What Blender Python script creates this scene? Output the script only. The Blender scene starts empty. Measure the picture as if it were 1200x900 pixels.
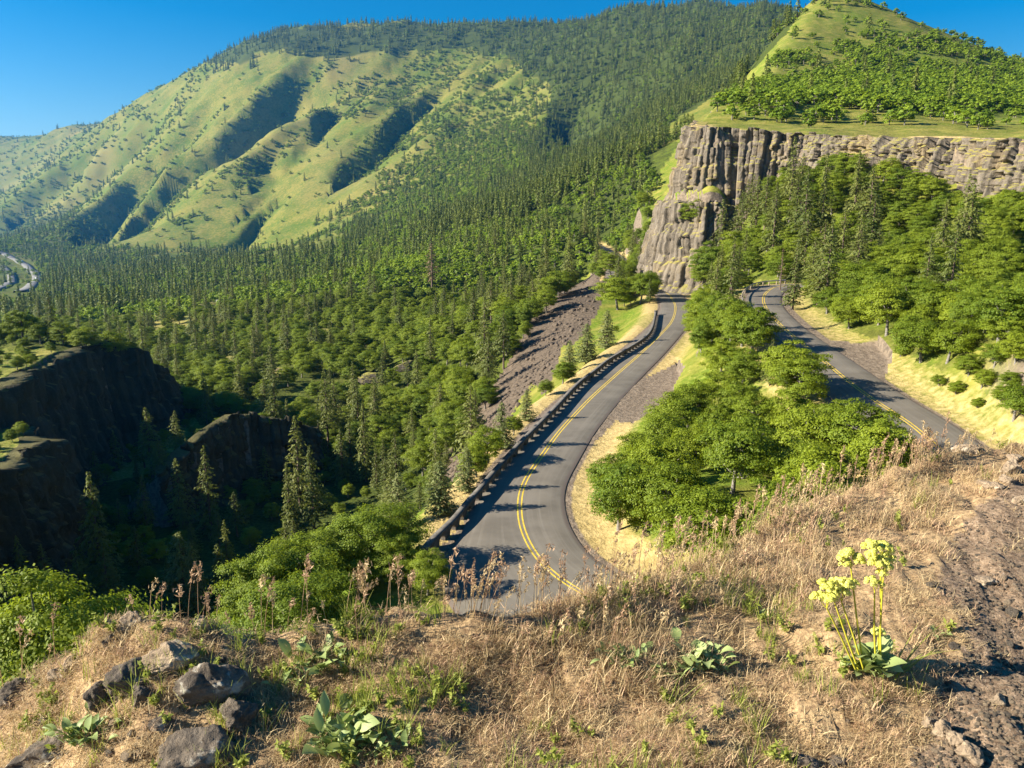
import bpy, math, random
import numpy as np

random.seed(11)
rng = np.random.default_rng(11)
R = math.radians
scene = bpy.context.scene
col = scene.collection

# ------------------------------------------------------------------ camera, sky, sun, exposure
FPX, PITCH = 902.0, R(12.9)
cd = bpy.data.cameras.new('camera')
cd.sensor_width = 36
cd.lens = 36 * FPX / 1200
cd.clip_start = 0.1
cd.clip_end = 30000
cam = bpy.data.objects.new('camera', cd)
cam.rotation_euler = (R(90) - PITCH, 0, 0)
col.objects.link(cam)
scene.camera = cam

SUN_TO = np.array([-0.985, -0.11])
SUN_TO = SUN_TO / np.linalg.norm(SUN_TO)
SUN_EL = R(26)
world = bpy.data.worlds.new('World')
scene.world = world
world.use_nodes = True
wn = world.node_tree
bg = wn.nodes['Background']
sky = wn.nodes.new('ShaderNodeTexSky')
sky.sky_type = 'NISHITA'
sky.sun_disc = False
sky.sun_elevation = SUN_EL
sky.sun_rotation = math.atan2(SUN_TO[0], SUN_TO[1])
sky.altitude = 300
sky.air_density = 1.0
sky.dust_density = 0.35
sky.ozone_density = 3.0
hs = wn.nodes.new('ShaderNodeHueSaturation')
hs.inputs['Saturation'].default_value = 1.62
hs.inputs['Value'].default_value = 0.95
wn.links.new(sky.outputs[0], hs.inputs['Color'])
wn.links.new(hs.outputs[0], bg.inputs['Color'])
bg.inputs['Strength'].default_value = 0.05

sd_ = bpy.data.lights.new('sun', 'SUN')
sd_.energy = 5.0
sd_.angle = R(0.5)
sd_.color = (1.0, 0.91, 0.74)
sun = bpy.data.objects.new('sun', sd_)
from mathutils import Vector
_ts = Vector((SUN_TO[0] * math.cos(SUN_EL), SUN_TO[1] * math.cos(SUN_EL), math.sin(SUN_EL)))
sun.rotation_euler = _ts.to_track_quat('Z', 'Y').to_euler()
col.objects.link(sun)

scene.view_settings.view_transform = 'Standard'
scene.view_settings.look = 'None'
scene.view_settings.gamma = 1
scene.view_settings.exposure = 1.6
scene.cycles.use_denoising = True
scene.cycles.max_bounces = 5
scene.cycles.diffuse_bounces = 2
scene.cycles.glossy_bounces = 1
scene.cycles.transmission_bounces = 3
scene.cycles.volume_bounces = 0
scene.cycles.transparent_max_bounces = 4
scene.cycles.sample_clamp_indirect = 4.0

# ------------------------------------------------------------------ picture <-> world helpers
CP, SP = math.cos(PITCH), math.sin(PITCH)
def rayc(px, py):
    u = (np.asarray(px, float) - 600) / FPX
    v = (450 - np.asarray(py, float)) / FPX
    return u, CP + v * SP, -SP + v * CP
def at(px, py, Y):
    u, yc, zc = rayc(px, py)
    return (float(u * Y / yc), float(Y), float(zc * Y / yc))
def pz(px, py, z):
    u, yc, zc = rayc(px, py)
    Y = z / zc * yc
    return (float(u * Y / yc), float(Y), float(z))
def proj(x, y, z):
    dep = np.maximum(y * CP - z * SP, 0.05)
    return 600 + FPX * x / dep, 450 - FPX * (y * SP + z * CP) / dep, dep

# ------------------------------------------------------------------ noise
def _h(ix, iy, seed):
    n = (ix.astype(np.int64) * 374761393 + iy.astype(np.int64) * 668265263 + seed * 974634777) & 0xFFFFFFFF
    n = ((n ^ (n >> 13)) * 1274126177) & 0xFFFFFFFF
    return ((n ^ (n >> 16)) & 0xFFFFFF) / float(0xFFFFFF)
def vnoise(x, y, seed=0):
    x = np.asarray(x, float); y = np.asarray(y, float)
    ix = np.floor(x); iy = np.floor(y)
    fx = x - ix; fy = y - iy
    fx = fx * fx * fx * (fx * (fx * 6 - 15) + 10); fy = fy * fy * fy * (fy * (fy * 6 - 15) + 10)
    a = _h(ix, iy, seed); b = _h(ix + 1, iy, seed); c = _h(ix, iy + 1, seed); d = _h(ix + 1, iy + 1, seed)
    return (a + (b - a) * fx) * (1 - fy) + (c + (d - c) * fx) * fy
def fbm(x, y, oct=4, seed=0):
    s = 0; amp = 0.5; tot = 0
    for k in range(oct):
        s = s + amp * (vnoise(x * 2 ** k + 17.3 * k, y * 2 ** k - 9.1 * k, seed + k) - 0.5) * 2
        tot += amp; amp *= 0.5
    return s / tot
def sstep(a, b, x):
    t = np.clip((np.asarray(x, float) - a) / (b - a), 0, 1)
    return t * t * (3 - 2 * t)

# ------------------------------------------------------------------ polylines
def pline(pts, step):
    """Catmull-Rom through pts (n,3), resampled at about step metres."""
    P = np.array(pts, float)
    Q = np.vstack([2 * P[0] - P[1], P, 2 * P[-1] - P[-2]])
    out = []
    for i in range(1, len(Q) - 2):
        p0, p1, p2, p3 = Q[i - 1], Q[i], Q[i + 1], Q[i + 2]
        n = max(2, int(np.linalg.norm(p2 - p1) / step * 2))
        t = np.linspace(0, 1, n, endpoint=False)[:, None]
        out.append(0.5 * (2 * p1 + (p2 - p0) * t + (2 * p0 - 5 * p1 + 4 * p2 - p3) * t ** 2 + (3 * p1 - p0 - 3 * p2 + p3) * t ** 3))
    out.append(P[-1:])
    C = np.vstack(out)
    d = np.r_[0, np.cumsum(np.linalg.norm(np.diff(C[:, :2], axis=0), axis=1))]
    n = max(2, int(round(d[-1] / step)) + 1)
    s = np.linspace(0, d[-1], n)
    return np.stack([np.interp(s, d, C[:, k]) for k in range(C.shape[1])], 1)
def smooth_line(C, k):
    C = C.copy()
    for _ in range(k):
        C[1:-1] = 0.25 * C[:-2] + 0.5 * C[1:-1] + 0.25 * C[2:]
    return C
def seg_dist(x, y, L):
    """distance to polyline L, sign (+ on the left), parameter index"""
    x = np.asarray(x, float).ravel(); y = np.asarray(y, float).ravel()
    best = np.full(x.shape, 1e18); sg = np.ones(x.shape); par = np.zeros(x.shape)
    for i in range(len(L) - 1):
        ax, ay = L[i][0], L[i][1]; bx, by = L[i + 1][0], L[i + 1][1]
        ex, ey = bx - ax, by - ay
        l2 = ex * ex + ey * ey + 1e-12
        t = np.clip(((x - ax) * ex + (y - ay) * ey) / l2, 0, 1)
        dx = x - ax - t * ex; dy = y - ay - t * ey
        d2 = dx * dx + dy * dy
        m = d2 < best
        best[m] = d2[m]; par[m] = i + t[m]
        sg[m] = np.where(ex * dy[m] - ey * dx[m] >= 0, 1, -1)
    return np.sqrt(best), sg, par
def in_poly(px, py, poly):
    px = np.asarray(px, float); py = np.asarray(py, float)
    r = np.zeros(px.shape, bool)
    j = len(poly) - 1
    for i in range(len(poly)):
        xi, yi = poly[i]; xj, yj = poly[j]
        c = ((yi > py) != (yj > py)) & (px < (xj - xi) * (py - yi) / (yj - yi + 1e-12) + xi)
        r ^= c
        j = i
    return r

# ------------------------------------------------------------------ roads (centre lines)
low_px = [(780, 343, -25.0), (789, 353, -25), (791.5, 362, -25), (787, 377, -25), (772, 394, -25), (749, 416, -25), (726, 436, -25),
          (694, 465, -25), (670, 490, -25), (654, 508, -25), (631.5, 539, -25), (617, 560, -25), (610, 578, -25), (608.5, 596, -25),
          (611, 617, -24.9), (619, 637, -24.8), (634, 660, -24.7), (660, 682, -24.5), (694, 701, -24.2)]
up_px = [(1096.7, 523, -19.0), (1066.7, 496.7, -18.7), (1030, 473, -18.4), (1000, 451.7, -18.0), (972, 428.7, -17.6), (945, 406.7, -17.2),
         (918.7, 384.7, -16.9), (905, 370.7, -16.7), (897, 360, -16.6), (894.5, 350, -16.5), (899, 342, -16.4), (910.7, 336, -16.3)]
road_pts = [(60, 560, -26), (54, 400, -25), (44, 330, -25), (39, 290, -25), (37, 266, -25), (38, 250, -25), (41.5, 238, -25)]
road_pts += [pz(*p) for p in low_px]
road_pts += [(10.5, 37.5, -23.5), (17.5, 36.2, -22.6), (25.5, 39, -21.5), (31, 46, -20.5), (34, 54, -19.7)]
road_pts += [pz(*p) for p in up_px]
e = road_pts[-1]
road_pts += [(e[0] + 6, e[1] + 1.5, -16.1), (e[0] + 14, e[1] - 2, -15.6), (e[0] + 24, e[1] - 9, -14.8)]
ROAD = smooth_line(pline(road_pts, 2.0), 3)
ROADC = ROAD[::2]

wall_px = [(497, 655), (507, 643), (518, 632), (532, 619), (541, 607), (550.7, 595), (562, 583), (577.7, 563), (593, 545.7), (607.5, 529), (622.7, 513),
           (634.6, 501), (652, 483), (667, 466), (681, 452), (697, 439.6), (711, 428), (722, 421), (740, 410.5), (754, 401), (761, 394), (765, 386),
           (767, 377), (768.5, 369)]
WALL = smooth_line(pline([pz(a, b, -25.0) for a, b in wall_px], 0.7), 4)

# ------------------------------------------------------------------ terrain
APEX_Y = -4.0
def logpol(x, y):
    yy = np.asarray(y, float) - APEX_Y
    r = np.hypot(x, yy)
    return np.arctan2(x, yy), np.log(np.maximum(r, 1e-3)), r
class TPS:
    def __init__(self, P, V, reg=1e-4):
        P = np.array(P, float); n = len(P)
        self.P = P
        d = np.linalg.norm(P[:, None] - P[None], axis=2)
        K = self.k(d) + reg * np.eye(n)
        A = np.c_[np.ones(n), P]
        M = np.block([[K, A], [A.T, np.zeros((3, 3))]])
        self.w = np.linalg.lstsq(M, np.r_[np.array(V, float), 0, 0, 0], rcond=None)[0]
    @staticmethod
    def k(d):
        return d * d * np.log(d + 1e-9)
    def __call__(self, a, b):
        a = np.asarray(a, float); sh = a.shape
        a = a.ravel(); b = np.asarray(b, float).ravel()
        out = np.empty(len(a))
        for i in range(0, len(a), 40000):
            q = np.c_[a[i:i + 40000], b[i:i + 40000]]
            d2 = (q[:, :1] - self.P[:, 0]) ** 2 + (q[:, 1:] - self.P[:, 1]) ** 2
            out[i:i + 40000] = (0.5 * d2 * np.log(d2 + 1e-12)) @ self.w[:-3] + self.w[-3] + q @ self.w[-2:]
        return out.reshape(sh)
def field(points):
    P = np.array(points, float)
    a, s, r = logpol(P[:, 0], P[:, 1])
    t = TPS(np.c_[a, s], P[:, 2] / r)
    def f(x, y):
        a, s, r = logpol(x, y)
        return t(a, s) * r
    return f

skyline = [(-250, 215, 7500), (-100, 188, 6500), (0, 167, 5600), (60, 156, 5000), (110, 145, 4700), (165, 122, 4200), (205, 98, 3900), (250, 66, 3600), (285, 48, 3450),
           (330, 46, 3350), (400, 40, 3300), (440, 33, 3300), (540, 30, 3300), (600, 31, 3300), (680, 26, 3250), (720, 14, 3200), (780, 6, 3050),
           (850, 8, 2900), (930, 20, 2700), (1050, 30, 2600)]
base_pts = []
base_pts += [at(*p) for p in skyline]
for a, b, Y in skyline:
    x, y, z = at(a, b, Y)
    base_pts.append((x * 1.35, y * 1.35, z * 0.75 - 60))
base_pts += [at(*p) for p in [
    # mountain faces
    (280, 302, 1750), (105, 287, 2000), (450, 240, 1700), (500, 180, 2000), (600, 150, 2150), (700, 150, 1800), (780, 120, 1500), (300, 200, 2250),
    (200, 235, 2200), (400, 130, 2600), (470, 92, 2900), (600, 62, 2900), (700, 90, 2300), (850, 25, 2300), (350, 78, 3000), (200, 150, 3000), (110, 240, 2750),
    (50, 200, 4000), (0, 230, 4000), (50, 260, 3000), (280, 100, 3050), (150, 190, 3100), (530, 120, 2500), (-150, 260, 3500), (-150, 300, 1800),
    # valley, bench, wooded slope
    (0, 290, 1900), (60, 300, 1800), (20, 322, 1450), (0, 345, 900), (150, 360, 700), (60, 372, 500), (140, 387, 400), (200, 420, 320), (300, 350, 650),
    (400, 322, 720), (500, 330, 450), (550, 380, 310), (600, 300, 480), (650, 280, 520), (700, 275, 470), (735, 255, 420), (700, 220, 650), (600, 240, 800),
    (500, 270, 900), (400, 282, 1200), (300, 302, 1450), (190, 304, 1650), (780, 170, 900), (740, 190, 900), (440, 430, 255), (350, 420, 275), (300, 470, 225),
    (250, 440, 260), (420, 370, 380),
    # talus and ravine
    (725, 322, 265), (640, 352, 245), (600, 400, 212), (582, 450, 182), (540, 510, 158), (500, 480, 205)]]
base_pts += [pz(*p) for p in [(450, 560, -60), (380, 540, -61), (300, 600, -62), (100, 650, -62), (200, 720, -60), (520, 540, -52), (565, 545, -40), (40, 720, -58),
                              (480, 625, -29), (465, 650, -31), (435, 672, -25.5), (530, 600, -26.5), (400, 690, -27), (350, 700, -33), (600, 505, -29), (655, 445, -30),
                              (700, 405, -31)]]
base_pts += [(0, 8, -8), (0, 15, -13.5), (0, 25, -20), (8, 30, -23), (20, 30, -22), (-10, 15, -14.5), (-18, 12, -14), (-14, 30, -22.5), (30, 25, -17), (45, 30, -11),
             (20, 12, -8), (40, 12, -5), (62, 42, -8), (-40, 30, -24), (-60, 30, -20), (0, 3, -5), (0, 0, -4), (6, -2, -4), (-6, -2, -5), (-40, 60, -45), (-60, 80, -60),
             (-30, 50, -36), (-20, 70, -46), (-70, 55, -42), (-90, 90, -60), (-14, 95, -48)]
base_pts += [pz(*p) for p in [(870, 560, -20.5), (800, 500, -22.5), (850, 430, -20), (750, 470, -24.9), (850, 650, -21.5), (760, 560, -23.5), (820, 380, -21.5), (850, 350, -18.5),
                              (1010, 410, -15.2), (1100, 435, -14.5), (1190, 440, -12.5), (1150, 390, -13.5)]]
base_pts += [(80, 150, -8.5), (100, 130, -3), (122, 118, 0), (80, 105, -10), (62, 85, -14), (95, 75, -8), (86, 198, 6), (75, 214, 3), (62, 207, -12), (54, 222, -24), (70, 224, -4), (78, 226, 6), (64, 226, -9), (74, 231, 5), (82, 219, 7),
             (92, 180, -1), (48, 188, -21), (140, 90, 0), (200, 60, 4), (150, 40, 2), (80, 330, -12), (95, 420, -2), (150, 700, 60), (110, 520, 5)]
base_pts += [tuple(p) for p in ROAD[::7]]
BASE = field(base_pts)

UPPER_RIM = [(430, 1150), (340, 950), (278, 800), (200, 630), (141, 500), (85, 350), (66, 300), (57, 272), (53.5, 256), (55.5, 246), (61, 241), (68, 240.5), (76, 236), (84, 228),
             (91, 215), (95, 202), (102, 186), (108, 171), (118, 153), (135, 133), (165, 112), (220, 90), (420, 40)]
LOWER_RIM = [(66, 340), (57, 305), (51, 280), (47.5, 259), (48.5, 246), (52, 237.5), (57, 232), (63, 232), (68, 236), (74, 238)]
plat_pts = [(53.5, 256, 24.5), (61, 241, 23.5), (68, 240, 23), (76, 236, 21.5), (84, 228, 20), (91, 215, 18.5), (102, 186, 15.5), (108, 171, 14), (135, 133, 10.5), (220, 90, 8), (66, 300, 31), (420, 40, 12), (300, 200, 30)]
plat_pts += [at(*p) for p in [(1000, 143, 290), (1100, 133, 330), (900, 122, 330), (830, 125, 350), (870, 97, 500), (905, 45, 640), (942, 2, 800), (1000, -6, 830), (1060, 20, 800), (1130, 47, 760),
                              (1200, 77, 720), (1300, 112, 700), (1000, 104, 450), (1150, 112, 430), (950, 62, 620), (1100, 66, 640), (1250, 140, 400)]]
plat_pts += [(340, 1150, 120), (500, 1050, 90), (700, 850, 50), (450, 1300, 60)]
PLAT = field(plat_pts)

MESA_NEAR = [(-150, 10), (-95, 50), (-81, 80), (-78.5, 105), (-80, 124), (-87, 137), (-98, 147), (-120, 160), (-200, 190)]
MESA_FAR = [(-260, 88), (-150, 106), (-112, 122), (-97, 140), (-100, 160), (-103, 178), (-103, 191), (-100, 202), (-102, 216), (-118, 234), (-165, 262), (-350, 340)]
OUTCROP = [(-70, 145, -52), (-67, 150, -48.5), (-64, 157, -46), (-61, 164, -44.5), (-57, 168, -45.5), (-52, 171, -47.5), (-46, 176, -51)]

def rim_foreground():
    px = [(-160, 850, -1.9), (-60, 830, -1.85), (10, 803, -1.75), (62, 778, -1.65), (98, 742, -1.5), (150, 722, -1.42), (210, 724, -1.42), (300, 737, -1.5), (400, 713, -1.46), (500, 710, -1.44),
          (560, 712, -1.44), (640, 708, -1.46), (700, 694, -1.50), (780, 672, -1.55), (860, 628, -1.55), (960, 584, -1.53), (1050, 549, -1.47), (1130, 527, -1.42), (1200, 517, -1.38), (1330, 500, -1.3)]
    return [pz(*p) for p in px]
FG_RIM = rim_foreground()
fg_in = [pz(*p) for p in [(60, 850, -1.72), (200, 800, -1.52), (320, 830, -1.6), (450, 800, -1.56), (600, 850, -1.6), (750, 780, -1.58), (900, 850, -1.6), (1050, 780, -1.56),
                          (1050, 640, -1.52), (1180, 620, -1.47), (1180, 800, -1.6), (600, 780, -1.56), (900, 700, -1.54)]]
_fgP = np.array([p for p in FG_RIM] + fg_in + [(-3, 0, -1.75), (0, 0, -1.6), (3, 0, -1.62), (0, -3, -1.6), (4, -3, -1.6), (-4, -3, -1.7), (6, 3, -1.4)])
FGT = TPS(_fgP[:, :2], _fgP[:, 2], reg=3e-3)
FGL = smooth_line(pline([(-9, 1.2, 0), (-5, 1.8, 0)] + FG_RIM + [(8, 6.5, 0), (14, 8, 0), (30, 8, 0)], 0.15), 2)

GRAVEL_PX = [  # pixel outline of worn gravel beside the road, ground height
    ([(722, 492), (700, 515), (690, 512), (705, 482), (735, 452), (770, 436), (795, 425), (800, 450), (785, 470), (765, 488), (740, 497)], -25),
    ([(505, 650), (535, 618), (562, 588), (590, 560), (585, 600), (590, 640), (600, 665), (560, 700), (530, 690)], -24.9),
    ([(960, 398), (990, 399), (1030, 404), (1045, 418), (1036, 436), (1050, 455), (1090, 480), (1130, 505), (1140, 525), (1100, 500), (1040, 455), (990, 425)], -17)]
GRAVEL = [[pz(a, b, z)[:2] for a, b in p] for p, z in GRAVEL_PX]
TALUS_PX = [(535, 560), (528, 545), (566, 505), (590, 465), (612, 425), (636, 388), (668, 346), (700, 318), (716, 318), (722, 332), (700, 362), (690, 382), (668, 400), (655, 422), (640, 440), (612, 470), (592, 502), (566, 545)]

gully_px = [  # far mountain gullies: pixel line, depth, half width
    ([(385, 60), (350, 92), (305, 130), (245, 170), (185, 205), (135, 250)], 120, 120),
    ([(275, 98), (235, 135), (190, 175), (140, 218), (100, 262)], 105, 120),
    ([(530, 88), (495, 120), (450, 160), (410, 200)], 42, 60),
    ([(395, 95), (395, 125), (360, 165), (310, 200)], 34, 60),
    ([(345, 205), (310, 250), (275, 298)], 26, 34),
    ([(300, 178), (325, 200), (300, 235)], 22, 60),
    ([(690, 95), (672, 140), (655, 175)], 50, 90),
    ([(215, 112), (170, 150), (110, 200), (60, 250)], 70, 120),
    ([(140, 150), (90, 185), (30, 240)], 70, 160)]

def base_full(x, y):
    """lower terrain without the foreground, roads and cliffs"""
    return BASE(x, y)

NA, NR = 860, 690
AZ = np.linspace(R(-66), R(60), NA)
S0, S1 = math.log(0.9), math.log(9500)
SS = np.linspace(S0, S1, NR)
GA, GS = np.meshgrid(AZ, SS, indexing='ij')
GR = np.exp(GS)
GX = GR * np.sin(GA); GY = GR * np.cos(GA) + APEX_Y

def terrain(x, y, r):
    sh = x.shape
    x = x.ravel(); y = y.ravel(); r = r.ravel()
    z = BASE(x, y)
    # far gullies, asymmetric so that the wall facing away from the sun is the steeper one
    far = r > 900
    xf, yf = x[far], y[far]
    cut = np.zeros(xf.shape)
    for line, dep, w in gully_px:
        L = []
        for a, b in line:
            Y = np.geomspace(1000, 6500, 500)
            u, yc, zc = rayc(a, b)
            zt = BASE(u * Y / yc, Y)
            k = np.argmax(zc * Y / yc < zt)
            L.append((u * Y[k] / yc, Y[k], 0.0))
        L = smooth_line(pline(L, 60), 2)
        d, sg, par = seg_dist(xf + 40 * fbm(xf / 160, yf / 160, 3, 5), yf + 40 * fbm(xf / 160, yf / 160, 3, 6), L)
        t = np.clip(par / (len(L) - 1), 0, 1)
        amp = 1.6 * dep * sstep(0, 0.4, t) * (1 - 0.35 * t)
        ww = np.where(sg > 0, w * 2.4, w * 0.8)
        cut = np.maximum(cut, amp * np.clip(1 - d / ww, 0, 1) ** 1.3)
    zz = z[far] - cut
    n1 = fbm(xf / 420, yf / 420, 5, 21)
    zz += n1 * 22 * sstep(900, 1700, r[far])
    ac = 0.89 * xf - 0.46 * yf; al = 0.46 * xf + 0.89 * yf
    rid = 1 - np.abs(fbm(ac / 150, al / 620, 4, 31))
    zz -= (rid - 0.75) * 46 * sstep(1500, 2400, r[far]) * sstep(-60, 120, zz)
    z[far] = zz
    # plateau with its cliff step, and the ledge of the headland
    lim = (r > 60) & (x > -60)
    xp, yp = x[lim], y[lim]
    d, sg, _ = seg_dist(xp, yp, UPPER_RIM)
    sdv = d * sg
    ext = np.maximum(0, yp - 290) * 0.22
    wid = 2.2 + ext
    sdv = sdv + 0.8 * ext
    up = PLAT(xp, yp) + 1.2 * fbm(xp / 18, yp / 18, 3, 41) * sstep(2, 25, sdv)
    dl, sl, _ = seg_dist(xp, yp, LOWER_RIM)
    sdl = dl * sl
    zb = z[lim]
    led = 1.5 + np.clip(sdl, 0, 10) * 0.65
    wl = sstep(0.6, 3.0, sdl) * (1 - sstep(62, 72, xp)) * (1 - sstep(300, 345, yp))
    zb = zb + (led - zb) * wl
    kk = sstep(0.6, 0.6 + wid, sdv)
    z[lim] = zb + (up - zb) * kk
    # mesas left of the ravine
    lim = (r > 30) & (x < -40) & (y < 420)
    xp, yp = x[lim], y[lim]
    d, sg, _ = seg_dist(xp, yp, MESA_NEAR)
    top = np.interp(yp, [40, 75, 112, 150], [-8, -14, -40, -41]) + 1.0 * fbm(xp / 9, yp / 9, 3, 43)  # unseen near end raised well above the visible block to shade the ravine floor
    zb = z[lim]
    zb = zb + (np.maximum(top, zb) - zb) * sstep(0.4, 2.6, d * sg)
    d, sg, _ = seg_dist(xp, yp, MESA_FAR)
    top = -33.5 + 1.8 * fbm(xp / 14, yp / 14, 3, 44) - np.maximum(0, d * sg - 20) * 0.10
    top = np.where(yp > 195, top - (yp - 195) * 0.55, top)
    zb = zb + (np.maximum(top, zb) - zb) * sstep(0.4, 3.0, d * sg)
    d, sg, par = seg_dist(xp, yp, OUTCROP)
    tz = np.interp(par, range(len(OUTCROP)), [p[2] for p in OUTCROP])
    back = np.where(sg > 0, tz - 0.3 - np.maximum(0, d - 1.5) * 0.75, -999)
    zb = np.maximum(zb, np.where((par > 0.02) & (par < len(OUTCROP) - 1.02), back, -999))
    z[lim] = zb
    # roughness in the middle distance
    z += fbm(x / 25, y / 25, 4, 51) * 1.3 * sstep(18, 90, r) * (1 - 0.5 * sstep(600, 1500, r))
    z += fbm(x / 6, y / 6, 3, 52) * 0.25 * sstep(10, 40, r) * (1 - sstep(300, 500, r))
    # road bed
    lim = (r > 20) & (r < 620) & (np.abs(x - 30) < 90)
    xp, yp = x[lim], y[lim]
    d, sg, par = seg_dist(xp, yp, ROADC)
    rz = np.interp(par, range(len(ROADC)), ROADC[:, 2])
    k = 1 - sstep(4.8, 13, d)
    zb = z[lim]
    zb = zb + (rz - 0.16 - zb) * k
    for poly, (pp, gz_) in zip(GRAVEL, GRAVEL_PX):
        m = in_poly(xp, yp, poly)
        zb[m] = zb[m] * 0.15 + (rz[m] - 0.13 + 0.05 * fbm(xp[m] / 2, yp[m] / 2, 3, 8)) * 0.85
    # ledge of ground under the parapet wall, then the drop
    d, sg, par = seg_dist(xp, yp, WALL)
    zb = np.where((d < 1.3), -25.14, zb)
    z[lim] = zb
    # foreground promontory
    lim = r < 40
    xp, yp = x[lim], y[lim]
    d, sg, _ = seg_dist(xp, yp, FGL)
    sdv = -d * sg            # inside the promontory is on the right of the line
    cl = np.clip(yp, -4, 9)
    f = FGT(np.clip(xp, -5, 7), cl)
    rough = 0.055 * fbm(xp / 0.5, yp / 0.5, 4, 61) + 0.036 * fbm(xp / 0.14, yp / 0.14, 3, 62) + 0.018 * fbm(xp / 0.05, yp / 0.05, 2, 63)
    f = f + rough
    out = np.maximum(0, -sdv)
    f = f - np.where(out > 0, 0.75 * out + 0.6 * np.minimum(out, 0.6), 0) + 0.15 * fbm(xp / 1.2, yp / 1.2, 3, 64) * sstep(0.1, 1.0, out)
    zb = z[lim]
    z[lim] = np.where(sdv > 0, f, np.maximum(f, zb))
    return z.reshape(sh)

GZ = terrain(GX, GY, GR)

def gz(x, y):
    a, s, r = logpol(x, y)
    fa = np.clip((a - AZ[0]) / (AZ[1] - AZ[0]), 0, NA - 1.001)
    fs = np.clip((s - S0) / (SS[1] - SS[0]), 0, NR - 1.001)
    ia = fa.astype(int); is_ = fs.astype(int)
    ta = fa - ia; ts = fs - is_
    return (GZ[ia, is_] * (1 - ta) * (1 - ts) + GZ[ia + 1, is_] * ta * (1 - ts) + GZ[ia, is_ + 1] * (1 - ta) * ts + GZ[ia + 1, is_ + 1] * ta * ts)
def hit(px, py, y0=1.2, y1=9000, n=900):
    """first ground point met by the picture rays"""
    px = np.atleast_1d(np.asarray(px, float)); py = np.atleast_1d(np.asarray(py, float))
    u, yc, zc = rayc(px, py)
    Y = np.geomspace(y0, y1, n)
    X = (u / yc)[:, None] * Y; Z = (zc / yc)[:, None] * Y
    G = gz(X, np.broadcast_to(Y, X.shape))
    b = Z <= G
    k = np.argmax(b, axis=1)
    ok = b.any(axis=1)
    k1 = np.maximum(k - 1, 0)
    rows = np.arange(len(px))
    f0 = (Z - G)[rows, k1]; f1 = (Z - G)[rows, k]
    t = np.clip(f0 / np.where(np.abs(f0 - f1) < 1e-9, 1, f0 - f1), 0, 1)
    Yh = Y[k1] + (Y[k] - Y[k1]) * t
    xh = u / yc * Yh
    return xh, Yh, gz(xh, Yh), ok
def ground_at(px, py, **k):
    x, y, z, ok = hit(px, py, **k)
    return float(x[0]), float(y[0]), float(z[0])

# ------------------------------------------------------------------ mesh helpers
def mesh(name, V, Q=None, T=None, smooth=False, mats=(), midx=None):
    V = np.asarray(V, np.float32).reshape(-1, 3)
    Q = np.zeros((0, 4), np.int32) if Q is None else np.asarray(Q, np.int32).reshape(-1, 4)
    T = np.zeros((0, 3), np.int32) if T is None else np.asarray(T, np.int32).reshape(-1, 3)
    me = bpy.data.meshes.new(name)
    me.vertices.add(len(V)); me.vertices.foreach_set('co', V.ravel())
    nl = Q.size + T.size
    me.loops.add(nl); me.loops.foreach_set('vertex_index', np.r_[Q.ravel(), T.ravel()].astype(np.int32))
    me.polygons.add(len(Q) + len(T))
    ls = np.r_[np.arange(len(Q)) * 4, Q.size + np.arange(len(T)) * 3].astype(np.int32)
    me.polygons.foreach_set('loop_start', ls)
    if smooth:
        me.polygons.foreach_set('use_smooth', np.ones(len(Q) + len(T), bool))
    for m in mats:
        me.materials.append(m)
    if midx is not None:
        me.polygons.foreach_set('material_index', np.asarray(midx, np.int32))
    me.update(calc_edges=True)
    me.validate()
    return me
def link(name, me, parent=None, loc=None):
    o = bpy.data.objects.new(name, me)
    col.objects.link(o)
    if parent is not None:
        o.parent = parent
    if loc is not None:
        o.location = loc
    return o
def tag(o, label=None, cat=None, group=None, kind=None):
    if label: o['label'] = label
    if cat: o['category'] = cat
    if group: o['group'] = group
    if kind: o['kind'] = kind
    return o
def empty(name, loc, rz=0.0):
    o = bpy.data.objects.new(name, None)
    o.empty_display_size = 0.2
    col.objects.link(o)
    o.location = loc
    o.rotation_euler = (0, 0, rz)
    return o
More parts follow.
